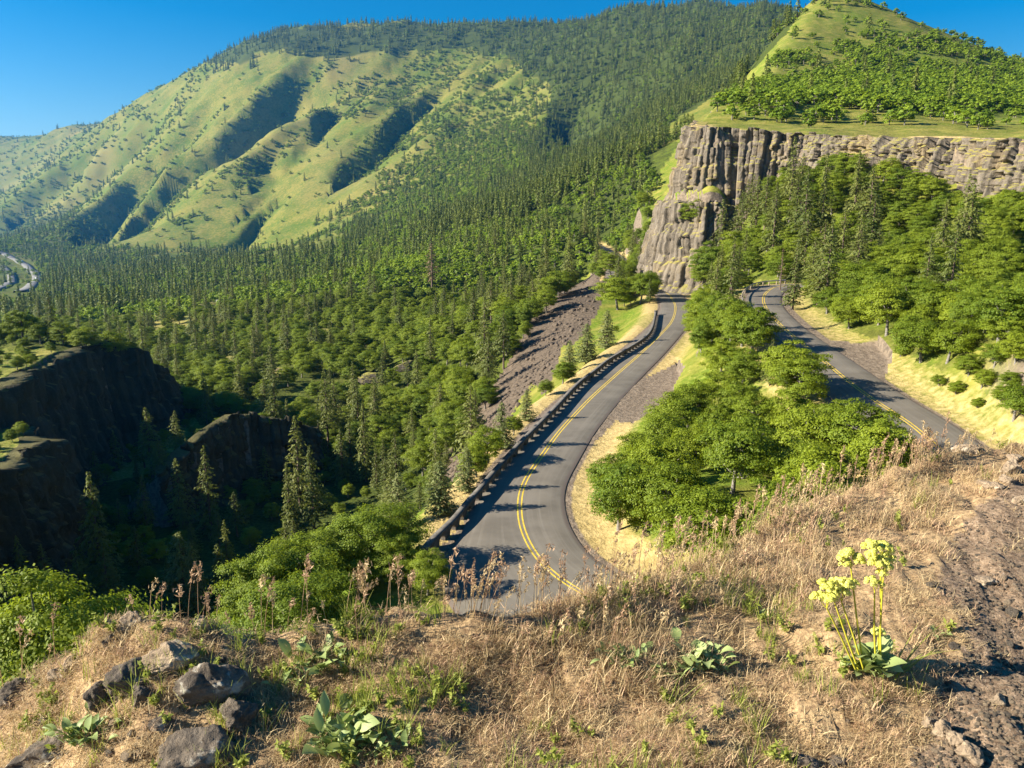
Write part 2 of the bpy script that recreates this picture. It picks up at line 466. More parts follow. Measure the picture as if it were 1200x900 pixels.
class MB:
    def __init__(self):
        self.V = []; self.Q = []; self.T = []; self.n = 0
    def add(self, V, Q=None, T=None):
        V = np.asarray(V, float).reshape(-1, 3)
        self.V.append(V)
        if Q is not None and len(Q): self.Q.append(np.asarray(Q).reshape(-1, 4) + self.n)
        if T is not None and len(T): self.T.append(np.asarray(T).reshape(-1, 3) + self.n)
        self.n += len(V)
        return self
    def tube(self, P, rad, k=6):
        P = np.asarray(P, float); rad = np.asarray(rad, float) * np.ones(len(P))
        d = np.gradient(P, axis=0); d /= np.linalg.norm(d, axis=1)[:, None] + 1e-9
        ref = np.where(np.abs(d[:, 2:3]) > 0.9, np.array([[1.0, 0, 0]]), np.array([[0, 0, 1.0]]))
        a = np.cross(d, ref); a /= np.linalg.norm(a, axis=1)[:, None] + 1e-9
        b = np.cross(d, a)
        th = np.arange(k) * 2 * math.pi / k
        V = P[:, None] + rad[:, None, None] * (a[:, None] * np.cos(th)[None, :, None] + b[:, None] * np.sin(th)[None, :, None])
        n = len(P)
        i = np.arange(n - 1)[:, None] * k; j = np.arange(k)[None]
        jn = (j + 1) % k
        Q = np.stack([i + j, i + jn, i + k + jn, i + k + j], -1).reshape(-1, 4)
        self.add(V.reshape(-1, 3), Q)
        return self
    def box(self, c, h, ang=0.0):
        c = np.asarray(c, float); h = np.asarray(h, float)
        s = np.array([[-1, -1, -1], [1, -1, -1], [1, 1, -1], [-1, 1, -1], [-1, -1, 1], [1, -1, 1], [1, 1, 1], [-1, 1, 1]], float) * h
        ca, sa = math.cos(ang), math.sin(ang)
        s = np.c_[s[:, 0] * ca - s[:, 1] * sa, s[:, 0] * sa + s[:, 1] * ca, s[:, 2]] + c
        self.add(s, [[0, 3, 2, 1], [4, 5, 6, 7], [0, 1, 5, 4], [1, 2, 6, 5], [2, 3, 7, 6], [3, 0, 4, 7]])
        return self
    def leaves(self, C, N, A, hl, hw, fold=0.0):
        """rhombic leaf faces: centre C, normal N, long axis A"""
        A = A - N * np.sum(A * N, 1)[:, None]
        A /= np.linalg.norm(A, axis=1)[:, None] + 1e-9
        B = np.cross(N, A)
        hl = np.asarray(hl)[:, None] if np.ndim(hl) else hl
        hw = np.asarray(hw)[:, None] if np.ndim(hw) else hw
        V = np.stack([C - A * hl, C + B * hw + N * fold - A * hl * 0.1, C + A * hl, C - B * hw + N * fold - A * hl * 0.1], 1)
        n = len(C)
        self.add(V.reshape(-1, 3), np.arange(n * 4).reshape(-1, 4))
        return self
    def data(self):
        return (np.vstack(self.V), np.vstack(self.Q) if self.Q else None, np.vstack(self.T) if self.T else None)
    def build(self, name, mat, smooth=False):
        V, Q, T = self.data()
        return mesh(name, V, Q, T, smooth, (mat,))
def unit(v):
    return v / (np.linalg.norm(v, axis=-1, keepdims=True) + 1e-9)

# ------------------------------------------------------------------ materials
class NT:
    def __init__(self, name):
        self.m = bpy.data.materials.new(name)
        self.m.use_nodes = True
        self.t = self.m.node_tree
        self.t.nodes.clear()
        self.out = self.n('ShaderNodeOutputMaterial')
    def n(self, t, **kw):
        nd = self.t.nodes.new(t)
        for k, v in kw.items():
            setattr(nd, k, v)
        return nd
    def l(self, a, b):
        self.t.links.new(a, b)
    def val(self, sock, v):
        if isinstance(v, bpy.types.NodeSocket): self.l(v, sock)
        else: sock.default_value = v
    def noise(self, vec, scale, detail=3, rough=0.55, w=None):
        nd = self.n('ShaderNodeTexNoise')
        nd.inputs['Scale'].default_value = scale; nd.inputs['Detail'].default_value = detail; nd.inputs['Roughness'].default_value = rough
        if vec is not None: self.l(vec, nd.inputs['Vector'])
        return nd.outputs['Fac']
    def ramp(self, fac, a, b):
        nd = self.n('ShaderNodeMapRange')
        self.l(fac, nd.inputs[0]); nd.inputs[1].default_value = a; nd.inputs[2].default_value = b
        return nd.outputs[0]
    def mix(self, fac, a, b, mode='MIX'):
        nd = self.n('ShaderNodeMix', data_type='RGBA', blend_type=mode)
        self.val(nd.inputs[0], fac)
        for s, v in ((nd.inputs[6], a), (nd.inputs[7], b)):
            if isinstance(v, tuple): s.default_value = (*v[:3], 1)
            else: self.l(v, s)
        return nd.outputs[2]
    def math(self, op, a, b=0.0, clamp=False):
        nd = self.n('ShaderNodeMath', operation=op, use_clamp=clamp)
        self.val(nd.inputs[0], a); self.val(nd.inputs[1], b)
        return nd.outputs[0]
    def attr(self, name):
        return self.n('ShaderNodeAttribute', attribute_name=name).outputs['Fac']
    def pos(self):
        return self.n('ShaderNodeNewGeometry').outputs['Position']
    def bump(self, h, strength, dist):
        b = self.n('ShaderNodeBump')
        b.inputs['Strength'].default_value = strength; b.inputs['Distance'].default_value = dist
        self.l(h, b.inputs['Height'])
        return b.outputs[0]
    def principled(self, colr, rough=0.9, normal=None, spec=0.2, metal=0.0):
        p = self.n('ShaderNodeBsdfPrincipled')
        if isinstance(colr, tuple): p.inputs['Base Color'].default_value = (*colr[:3], 1)
        else: self.l(colr, p.inputs['Base Color'])
        self.val(p.inputs['Roughness'], rough)
        p.inputs['Specular IOR Level'].default_value = spec
        p.inputs['Metallic'].default_value = metal
        if normal is not None: self.l(normal, p.inputs['Normal'])
        self.l(p.outputs[0], self.out.inputs[0])
        return self.m

def leaf_mat(name, c1, c2, trans=0.35, tcol=None, rough=0.6, isl=0.6, spec=0.25):
    """foliage: two shades mixed per plant and per leaf, part of the light passes through"""
    t = NT(name)
    oi = t.n('ShaderNodeObjectInfo').outputs['Random']
    ri = t.n('ShaderNodeNewGeometry').outputs['Random Per Island']
    f = t.math('ADD', t.math('MULTIPLY', oi, 1 - isl), t.math('MULTIPLY', ri, isl))
    c = t.mix(f, c1, c2)
    p = t.n('ShaderNodeBsdfPrincipled')
    t.l(c, p.inputs['Base Color']); p.inputs['Roughness'].default_value = rough; p.inputs['Specular IOR Level'].default_value = spec
    tr = t.n('ShaderNodeBsdfTranslucent')
    ct = t.mix(0.5, c, tcol or tuple(min(1, v * 1.6) for v in c2))
    t.l(ct, tr.inputs['Color'])
    mx = t.n('ShaderNodeMixShader'); mx.inputs[0].default_value = trans
    t.l(p.outputs[0], mx.inputs[1]); t.l(tr.outputs[0], mx.inputs[2])
    t.l(mx.outputs[0], t.out.inputs[0])
    return t.m

M = {}
M['oak_leaf'] = leaf_mat('oak_leaf', (0.070, 0.125, 0.008), (0.245, 0.295, 0.018), 0.36, (0.38, 0.44, 0.02), isl=0.45)
M['oak_leaf_near'] = leaf_mat('oak_leaf_near', (0.085, 0.140, 0.010), (0.24, 0.295, 0.022), 0.38, (0.38, 0.45, 0.03))
M['fir_needle'] = leaf_mat('fir_needle', (0.062, 0.092, 0.018), (0.190, 0.205, 0.042), 0.28, (0.26, 0.29, 0.05), isl=0.45)
M['pine_needle'] = leaf_mat('pine_needle', (0.105, 0.135, 0.040), (0.235, 0.255, 0.085), 0.28, (0.28, 0.30, 0.08))
M['far_fir'] = leaf_mat('far_fir', (0.055, 0.092, 0.014), (0.200, 0.230, 0.036), 0.25, (0.28, 0.32, 0.05), isl=0.35)
M['far_oak'] = leaf_mat('far_oak', (0.080, 0.150, 0.010), (0.255, 0.335, 0.022), 0.38, (0.42, 0.52, 0.03), isl=0.35)
M['dead_twig'] = leaf_mat('dead_twig', (0.16, 0.10, 0.06), (0.26, 0.18, 0.10), 0.1)
M['straw'] = leaf_mat('straw', (0.24, 0.165, 0.085), (0.70, 0.55, 0.31), 0.25, (0.7, 0.5, 0.24), rough=0.55)
M['straw_red'] = leaf_mat('straw_red', (0.22, 0.12, 0.075), (0.60, 0.42, 0.26), 0.25, (0.7, 0.47, 0.26), rough=0.6)
M['green_blade'] = leaf_mat('green_blade', (0.15, 0.19, 0.030), (0.37, 0.39, 0.080), 0.35, (0.4, 0.48, 0.06))
M['sage_leaf'] = leaf_mat('sage_leaf', (0.15, 0.22, 0.06), (0.42, 0.48, 0.20), 0.28, (0.4, 0.48, 0.1), rough=0.5)
M['flower'] = leaf_mat('flower', (0.66, 0.66, 0.10), (0.90, 0.88, 0.30), 0.3, (0.9, 0.85, 0.15))
M['flower_stem'] = leaf_mat('flower_stem', (0.42, 0.38, 0.03), (0.55, 0.50, 0.05), 0.1)
def bark(name, c1, c2):
    t = NT(name); p = t.n('ShaderNodeTexCoord').outputs['Object']
    n = t.noise(p, 6.0, 4)
    return t.principled(t.mix(t.ramp(n, 0.3, 0.7), c1, c2), 0.95, t.bump(n, 0.6, 0.05))
M['oak_bark'] = bark('oak_bark', (0.10, 0.09, 0.08), (0.26, 0.24, 0.21))
M['fir_bark'] = bark('fir_bark', (0.07, 0.05, 0.04), (0.20, 0.15, 0.12))

def ground_mat():
    t = NT('ground')
    pos = t.pos()
    dry = t.attr('dry'); grav = t.attr('gravel'); dirt = t.attr('dirt'); scree = t.attr('scree'); wood = t.attr('wood')
    n_big = t.noise(pos, 0.012, 4); n_mid = t.noise(pos, 0.16, 5, 0.62); n_sm = t.noise(pos, 1.3, 5, 0.65); n_fine = t.noise(pos, 38.0, 5, 0.7); n_vf = t.noise(pos, 160.0, 3, 0.6)
    green = t.mix(t.ramp(n_sm, 0.32, 0.68), (0.060, 0.115, 0.010), (0.180, 0.225, 0.024))
    yel = t.mix(t.ramp(n_mid, 0.35, 0.65), (0.120, 0.130, 0.020), (0.255, 0.235, 0.050))
    tan = t.mix(t.ramp(n_sm, 0.3, 0.7), (0.30, 0.22, 0.085), (0.50, 0.38, 0.17))
    f1 = t.ramp(t.math('ADD', t.math('MULTIPLY', n_mid, 0.55), t.math('MULTIPLY', n_big, 0.45)), 0.40, 0.58)
    c = t.mix(f1, green, yel)
    fd = t.math('ADD', dry, t.math('MULTIPLY', t.math('SUBTRACT', n_sm, 0.5), 0.8))
    c = t.mix(t.ramp(fd, 0.35, 0.75), c, tan)
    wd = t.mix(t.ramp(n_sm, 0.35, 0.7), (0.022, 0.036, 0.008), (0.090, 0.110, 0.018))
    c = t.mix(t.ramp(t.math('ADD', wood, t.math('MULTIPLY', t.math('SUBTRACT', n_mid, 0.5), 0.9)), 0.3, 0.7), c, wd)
    gr = t.mix(t.ramp(t.math('ADD', t.math('MULTIPLY', n_sm, 0.7), t.math('MULTIPLY', n_fine, 0.3)), 0.35, 0.65), (0.135, 0.102, 0.075), (0.250, 0.198, 0.148))
    c = t.mix(t.ramp(t.math('ADD', grav, t.math('MULTIPLY', t.math('SUBTRACT', n_sm, 0.5), 0.7)), 0.35, 0.65), c, gr)
    sc = t.mix(t.ramp(n_sm, 0.35, 0.65), (0.062, 0.049, 0.037), (0.170, 0.130, 0.095))
    c = t.mix(t.ramp(scree, 0.3, 0.7), c, sc)
    dr = t.mix(t.ramp(n_fine, 0.35, 0.68), (0.085, 0.056, 0.037), (0.33, 0.235, 0.155))
    dr = t.mix(t.ramp(n_vf, 0.60, 0.70), dr, (0.42, 0.35, 0.28))
    thatch = t.mix(t.ramp(n_fine, 0.3, 0.7), (0.13, 0.078, 0.045), (0.52, 0.37, 0.20))
    near = t.attr('near')
    c = t.mix(near, c, t.mix(t.ramp(t.math('ADD', dirt, t.math('MULTIPLY', t.math('SUBTRACT', n_fine, 0.5), 0.6)), 0.35, 0.65), thatch, dr))
    c = t.mix(t.math('MULTIPLY', t.math('MULTIPLY', t.attr('far'), 0.6), t.math('SUBTRACT', 1.0, wood)), c, t.mix(t.ramp(t.math('ADD', t.math('MULTIPLY', n_big, 0.5), t.math('MULTIPLY', n_mid, 0.5)), 0.42, 0.58), (0.050, 0.088, 0.009), (0.180, 0.158, 0.032)))
    # steep natural faces show rock
    nz = t.n('ShaderNodeSeparateXYZ'); t.l(t.n('ShaderNodeNewGeometry').outputs['True Normal'], nz.inputs[0])
    rk = t.mix(t.ramp(n_sm, 0.35, 0.65), (0.10, 0.080, 0.062), (0.24, 0.19, 0.14))
    steep = t.math('MULTIPLY', t.ramp(nz.outputs[2], 0.60, 0.48), t.math('SUBTRACT', 1.0, t.attr('far')))
    c = t.mix(t.math('MULTIPLY', steep, t.math('SUBTRACT', 1.0, near)), c, rk)
    h = t.math('ADD', t.math('MULTIPLY', n_fine, 0.012), t.math('MULTIPLY', t.math('MULTIPLY', n_sm, 0.35), t.math('SUBTRACT', 1.0, near)))
    bmp = t.n('ShaderNodeBump'); bmp.inputs['Strength'].default_value = 0.9; bmp.inputs['Distance'].default_value = 1.0
    t.l(h, bmp.inputs['Height'])
    return t.principled(c, 0.95, bmp.outputs[0], 0.1)
M['ground'] = ground_mat()

def basalt_mat(name, grass=1.0, dark=1.0):
    t = NT(name); pos = t.pos()
    mp = t.n('ShaderNodeMapping'); mp.inputs['Scale'].default_value = (1, 1, 0.22); t.l(pos, mp.inputs[0])
    n1 = t.noise(mp.outputs[0], 0.55, 5, 0.65); n2 = t.noise(pos, 2.6, 5, 0.7); n3 = t.noise(pos, 0.11, 3)
    tone = t.attr('tone')
    c = t.mix(t.math('ADD', t.math('MULTIPLY', t.ramp(n1, 0.34, 0.68), 0.5), t.math('MULTIPLY', tone, 0.5)), (0.044, 0.037, 0.030), (0.235, 0.198, 0.155))
    c = t.mix(t.math('MULTIPLY', t.ramp(n2, 0.50, 0.64), 0.5), c, (0.27, 0.225, 0.172))
    c = t.mix(t.math('MULTIPLY', t.ramp(n3, 0.52, 0.68), 0.45), c, (0.26, 0.19, 0.09))
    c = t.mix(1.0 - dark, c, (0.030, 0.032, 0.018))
    nz = t.n('ShaderNodeSeparateXYZ'); t.l(t.n('ShaderNodeNewGeometry').outputs['True Normal'], nz.inputs[0])
    up = t.math('ADD', nz.outputs[2], t.math('MULTIPLY', t.math('SUBTRACT', n2, 0.5), 0.5))
    c = t.mix(t.math('MULTIPLY', t.ramp(up, 0.62, 0.85), grass), c, t.mix(n3, (0.16, 0.17, 0.03), (0.36, 0.29, 0.09)))
    return t.principled(c, 0.92, t.bump(t.math('ADD', n2, t.math('MULTIPLY', n1, 1.5)), 0.8, 0.35), 0.15)
M['basalt'] = basalt_mat('basalt')
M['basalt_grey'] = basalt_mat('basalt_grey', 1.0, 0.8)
M['basalt_dark'] = basalt_mat('basalt_dark', 0.25, 0.25)  # same basalt mixed mostly towards near-black, with less grass on its ledges

def asphalt_mat():
    t = NT('asphalt'); pos = t.pos()
    uv = t.n('ShaderNodeSeparateXYZ'); t.l(t.n('ShaderNodeAttribute', attribute_name='lane').outputs['Vector'], uv.inputs[0])
    n1 = t.noise(pos, 0.35, 4); n2 = t.noise(pos, 22.0, 4, 0.7)
    sv = t.n('ShaderNodeCombineXYZ'); t.l(t.math('MULTIPLY', uv.outputs[0], 3.2), sv.inputs[0]); t.l(t.math('MULTIPLY', uv.outputs[1], 0.03), sv.inputs[1])
    n3 = t.noise(sv.outputs[0], 1.0, 3)
    c = t.mix(t.ramp(n1, 0.3, 0.7), (0.128, 0.112, 0.090), (0.178, 0.157, 0.128))
    c = t.mix(t.math('MULTIPLY', t.ramp(n3, 0.48, 0.66), 0.5), c, (0.205, 0.182, 0.150))
    c = t.mix(t.math('MULTIPLY', t.ramp(n2, 0.55, 0.7), 0.4), c, (0.19, 0.175, 0.155))
    n4 = t.noise(pos, 0.09, 4, 0.7)
    c = t.mix(t.math('MULTIPLY', t.ramp(n4, 0.52, 0.60), 0.35), c, (0.095, 0.083, 0.068))
    c = t.mix(t.ramp(t.math('ADD', t.math('ABSOLUTE', uv.outputs[0]), t.math('MULTIPLY', n1, 0.5)), 3.75, 3.95), c, (0.15, 0.12, 0.10))
    return t.principled(c, 0.85, t.bump(n2, 0.4, 0.01), 0.25)
M['asphalt'] = asphalt_mat()
def plain(name, c1, c2, scale, rough=0.85, bumpd=0.02, spec=0.2, metal=0.0):
    t = NT(name); pos = t.n('ShaderNodeTexCoord').outputs['Object']
    n = t.noise(pos, scale, 5, 0.65)
    return t.principled(t.mix(t.ramp(n, 0.33, 0.67), c1, c2), rough, t.bump(n, 0.6, bumpd), spec, metal)
M['yellow_paint'] = plain('yellow_paint', (0.52, 0.36, 0.035), (0.72, 0.52, 0.07), 1.7, 0.7, 0.002)
M['white_paint'] = plain('white_paint', (0.6, 0.6, 0.58), (0.8, 0.8, 0.78), 3, 0.6, 0.002)
M['masonry'] = plain('masonry', (0.06, 0.055, 0.05), (0.19, 0.165, 0.14), 2.2, 0.95, 0.08)
M['coping'] = plain('coping', (0.07, 0.065, 0.06), (0.16, 0.145, 0.125), 1.3, 0.9, 0.02)
M['steel'] = plain('steel', (0.42, 0.42, 0.41), (0.58, 0.58, 0.57), 2.0, 0.5, 0.004, 0.4, 0.35)
M['timber'] = plain('timber', (0.20, 0.15, 0.10), (0.32, 0.26, 0.19), 5.0, 0.9, 0.01)
M['concrete_far'] = plain('concrete_far', (0.13, 0.125, 0.12), (0.19, 0.185, 0.175), 0.05, 0.9, 0.01)
M['truck_paint'] = plain('truck_paint', (0.74, 0.74, 0.72), (0.82, 0.82, 0.80), 1.0, 0.4, 0.001, 0.4)
M['truck_dark'] = plain('truck_dark', (0.02, 0.02, 0.02), (0.04, 0.04, 0.045), 2.0, 0.5, 0.001, 0.4)
def rock_mat(name, c1, c2, c3, lich=(0.44, 0.42, 0.36)):
    t = NT(name); pos = t.n('ShaderNodeTexCoord').outputs['Object']
    n1 = t.noise(pos, 9.0, 6, 0.65); n2 = t.noise(pos, 34.0, 6, 0.75); n3 = t.noise(pos, 18.0, 4)
    c = t.mix(t.ramp(n1, 0.34, 0.66), c1, c2)
    c = t.mix(t.ramp(n2, 0.55, 0.66), c, c3)
    c = t.mix(t.math('MULTIPLY', t.ramp(n3, 0.58, 0.64), 0.7), c, lich)
    return t.principled(c, 0.93, t.bump(t.math('ADD', n2, n1), 0.9, 0.025), 0.15)
M['rock_grey'] = rock_mat('rock_grey', (0.060, 0.050, 0.042), (0.24, 0.195, 0.15), (0.15, 0.105, 0.065))
M['rock_tan'] = rock_mat('rock_tan', (0.22, 0.16, 0.11), (0.46, 0.36, 0.25), (0.36, 0.27, 0.18), (0.55, 0.48, 0.38))
M['scree_rock'] = rock_mat('scree_rock', (0.062, 0.048, 0.037), (0.165, 0.127, 0.095), (0.11, 0.083, 0.062), (0.23, 0.185, 0.14))


# ------------------------------------------------------------------ zones (outlines of what grows where)
Z_GROVE = [(694, 570), (728, 545), (772, 532), (805, 500), (822, 465), (845, 445), (900, 438), (950, 455), (988, 490), (1012, 520), (1035, 560), (1000, 620), (900, 690), (800, 720), (745, 668), (715, 628)]
Z_SLOPE = [(905, 322), (945, 362), (985, 392), (1040, 402), (1075, 425), (1110, 440), (1150, 408), (1200, 395), (1330, 380), (1330, 246), (1200, 252), (1150, 248), (1050, 226), (1000, 194), (930, 186), (880, 205), (820, 260), (815, 300), (828, 330)]
Z_BEND = [(815, 330), (868, 335), (878, 365), (898, 395), (930, 418), (900, 430), (860, 415), (820, 420), (806, 385)]
Z_BENCH = [(60, 405), (120, 420), (170, 450), (235, 500), (300, 500), (330, 560), (470, 575), (540, 540), (575, 470), (612, 400), (662, 345), (700, 300), (705, 300), (735, 300), (762, 300), (762, 235), (800, 160), (640, 250), (480, 280), (300, 330), (150, 368), (-60, 385), (-60, 410)]
Z_CLEAR = [(150, 368), (270, 375), (285, 392), (220, 402), (150, 388), (110, 378)]
F_CON = [(470, 310), (500, 270), (560, 235), (600, 200), (640, 160), (650, 110), (600, 78), (560, 64), (480, 58), (400, 55), (400, 36), (440, 24), (540, 18), (680, 14), (760, -6), (960, -16), (940, 10), (900, 40), (850, 110), (800, 130), (770, 180), (750, 260), (600, 300)]
F_RIDGE = [(235, 82), (262, 55), (300, 34), (330, 38), (420, 30), (420, 56), (385, 72), (330, 60), (300, 58), (262, 80)]
F_VALLEY = [(-80, 240), (0, 250), (60, 245), (105, 255), (108, 290), (180, 303), (290, 303), (380, 287), (420, 250), (470, 230), (470, 310), (640, 260), (500, 350), (150, 378), (-80, 410)]
F_OAK = [(440, 215), (480, 185), (530, 140), (550, 105), (640, 100), (655, 160), (600, 200), (560, 235), (500, 270), (470, 310), (420, 280)]
F_LEFT = [(-80, 180), (60, 160), (165, 122), (220, 150), (120, 225), (100, 260), (-80, 250)]
PLATE_BELT = [(880, 100), (960, 88), (1200, 84), (1300, 90), (1300, 135), (1200, 132), (1000, 128), (930, 118)]

_px, _py, _dep = proj(GX, GY, GZ)
_jx = 22 * fbm(GX / (GR * 0.05), GY / (GR * 0.05), 3, 81); _jy = 12 * fbm(GX / (GR * 0.05), GY / (GR * 0.05), 3, 82)
_far = GR > 100
_px = _px + _jx * _far; _py = _py + _jy * _far
_d, _sg, _ = seg_dist(GX[:, :], GY, ROADC)
road_d = _d.reshape(GX.shape)
_d, _sg, _ = seg_dist(GX, GY, UPPER_RIM)
rim_sd = (_d * _sg).reshape(GX.shape)
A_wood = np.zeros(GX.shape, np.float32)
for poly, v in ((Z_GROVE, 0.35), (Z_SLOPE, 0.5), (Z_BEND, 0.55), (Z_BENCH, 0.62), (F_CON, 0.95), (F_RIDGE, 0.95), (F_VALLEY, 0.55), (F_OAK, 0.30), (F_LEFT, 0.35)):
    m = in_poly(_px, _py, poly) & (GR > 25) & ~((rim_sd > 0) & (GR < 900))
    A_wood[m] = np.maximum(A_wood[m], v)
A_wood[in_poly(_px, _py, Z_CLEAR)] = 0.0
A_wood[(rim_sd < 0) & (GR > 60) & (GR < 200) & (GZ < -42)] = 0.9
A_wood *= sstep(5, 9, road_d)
A_dry = np.full(GX.shape, 0.30, np.float32)
far_m = GR > 1300
A_dry[far_m] = (0.33 + 0.34 * fbm(GX / 300, GY / 300, 3, 71))[far_m]
_up = (GX > 28) & (GY > 40) & (GY < 190)
A_dry = np.maximum(A_dry, np.where(_up, 0.62 * (1 - sstep(5.5, 13, road_d)), 0.9 * (1 - sstep(6, 11, road_d))))
onp = (rim_sd > 0) & (GR > 100)
A_dry[onp] = (0.36 + 0.55 * (1 - sstep(3, 14, rim_sd + 5 * fbm(GX / 8, GY / 8, 3, 72))) * (GR < 300))[onp]
A_dry[(GX < -40) & (GY < 420) & (GR > 30)] = 0.40
A_dry[in_poly(_px, _py, Z_CLEAR)] = 0.5
A_grav = np.zeros(GX.shape, np.float32)
for poly in GRAVEL:
    A_grav[in_poly(GX, GY, poly)] = 1.0
A_grav = np.maximum(A_grav, np.where(GR < 700, 1 - sstep(4.0, 4.9, road_d), 0))
A_scree = ((in_poly(_px + 0.8 * _jx, _py + 0.8 * _jy, TALUS_PX) | in_poly(_px + 14, _py + 6, TALUS_PX)) & (GR > 120) & (GR < 400)).astype(np.float32)
A_near = (1 - sstep(9, 14, GR)).astype(np.float32)
Z_DIRT = [(1095, 690), (1112, 640), (1140, 600), (1205, 550), (1400, 530), (1400, 980), (1075, 980), (1070, 890), (1095, 800), (1132, 760), (1122, 710)]
A_dirt = (in_poly(_px, _py, Z_DIRT) & (GR < 14)).astype(np.float32)
A_dirt[in_poly(_px, _py, [(590, 870), (660, 860), (700, 905), (650, 960), (560, 960)]) & (GR < 9)] = 0.7

ii = (np.arange(NA - 1)[:, None] * NR + np.arange(NR - 1)[None])
quads = np.stack([ii, ii + 1, ii + NR + 1, ii + NR], -1).reshape(-1, 4)[:, ::-1]
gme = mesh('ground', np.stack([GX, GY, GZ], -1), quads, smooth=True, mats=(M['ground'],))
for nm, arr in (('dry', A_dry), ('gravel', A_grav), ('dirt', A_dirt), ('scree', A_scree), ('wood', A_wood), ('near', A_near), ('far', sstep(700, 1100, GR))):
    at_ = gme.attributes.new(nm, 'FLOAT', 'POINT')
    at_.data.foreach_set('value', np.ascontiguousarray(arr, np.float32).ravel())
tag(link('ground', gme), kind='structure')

# ------------------------------------------------------------------ haze
hz = NT('haze_air')
pv = hz.n('ShaderNodeVolumePrincipled')
pv.inputs['Color'].default_value = (0.08, 0.42, 1.0, 1)
pv.inputs['Density'].default_value = 5.5e-5
pv.inputs['Anisotropy'].default_value = 0.5
hz.l(pv.outputs[0], hz.out.inputs['Volume'])
xa, xb = float(GX.min()) - 20, float(GX.max()) + 20
ya, yb = float(GY.min()) - 20, float(GY.max()) + 20
za, zb_ = float(GZ.min()) - 1, float(GZ.max()) + 45
hb = MB(); hb.box(((xa + xb) / 2, (ya + yb) / 2, (za + zb_) / 2), ((xb - xa) / 2, (yb - ya) / 2, (zb_ - za) / 2))
tag(link('haze', hb.build('haze', hz.m)), 'pale blue summer haze in the valley air', 'haze', kind='stuff')

# ------------------------------------------------------------------ road, lines
def frames(L):
    d = np.gradient(L[:, :2], axis=0); d /= np.linalg.norm(d, axis=1)[:, None] + 1e-9
    return d, np.c_[d[:, 1], -d[:, 0]]            # tangent, right
def ribbon(L, offs, dz, s0=None):
    d, rt = frames(L)
    V = []
    for o in offs:
        V.append(np.c_[L[:, :2] + rt * o, L[:, 2] + dz])
    V = np.stack(V, 1)
    n, k = V.shape[:2]
    i = np.arange(n - 1)[:, None] * k + np.arange(k - 1)[None]
    Q = np.stack([i, i + 1, i + k + 1, i + k], -1).reshape(-1, 4)
    return V.reshape(-1, 3), Q
RD = smooth_line(pline(road_pts, 1.0), 6)
offs = [-3.9, -3.5, -2, -0.7, 0.7, 2, 3.5, 3.9]
V, Q = ribbon(RD, offs, 0.0)
V = V.reshape(len(RD), len(offs), 3)
_c = np.array(pz(655, 688, -24.4)[:2])
_ds = np.linalg.norm(RD[:, :2] - _c, axis=1); _k0 = int(np.argmin(_ds))
_al = np.abs(np.arange(len(RD)) - _k0)
_dd, _rr = frames(RD)
_ext = 4.2 * np.exp(-(_al / 9.0) ** 2)
_nar = 0.80 + 0.20 * sstep(0, 1, (np.array([np.clip((110 - p[1]) / 40, 0, 1) if p[0] > 25 and p[1] < 200 and p[2] > -20 else 1.0 for p in RD])))
V[:, :, :2] = RD[:, None, :2] + (V[:, :, :2] - RD[:, None, :2]) * _nar[:, None, None]
# the paved apron widens towards the outside of the hairpin
for _j, _w in ((7, 1.0), (6, 1.0), (5, 0.5)):
    sgn_ = 1.0
    V[:, _j, :2] += sgn_ * _rr * (_ext * _w)[:, None]
V[:, 0, 2] -= 0.10; V[:, -1, 2] -= 0.10
V[:, 2:6, 2] += 0.03
rme = mesh('road', V, Q, smooth=True, mats=(M['asphalt'],))
lane = rme.attributes.new('lane', 'FLOAT_VECTOR', 'POINT')
sl = np.r_[0, np.cumsum(np.linalg.norm(np.diff(RD[:, :2], axis=0), axis=1))]
lane.data.foreach_set('vector', np.stack([np.broadcast_to(np.array(offs), (len(RD), len(offs))), np.broadcast_to(sl[:, None], (len(RD), len(offs))), np.zeros((len(RD), len(offs)))], -1).astype(np.float32).ravel())
road = tag(link('road', rme), kind='structure')
for o in (-0.17, 0.17):
    V, Q = ribbon(RD, [o - 0.062, o + 0.062], 0.036)
    link('yellow_line', mesh('yellow_line', V, Q, mats=(M['yellow_paint'],)), road)
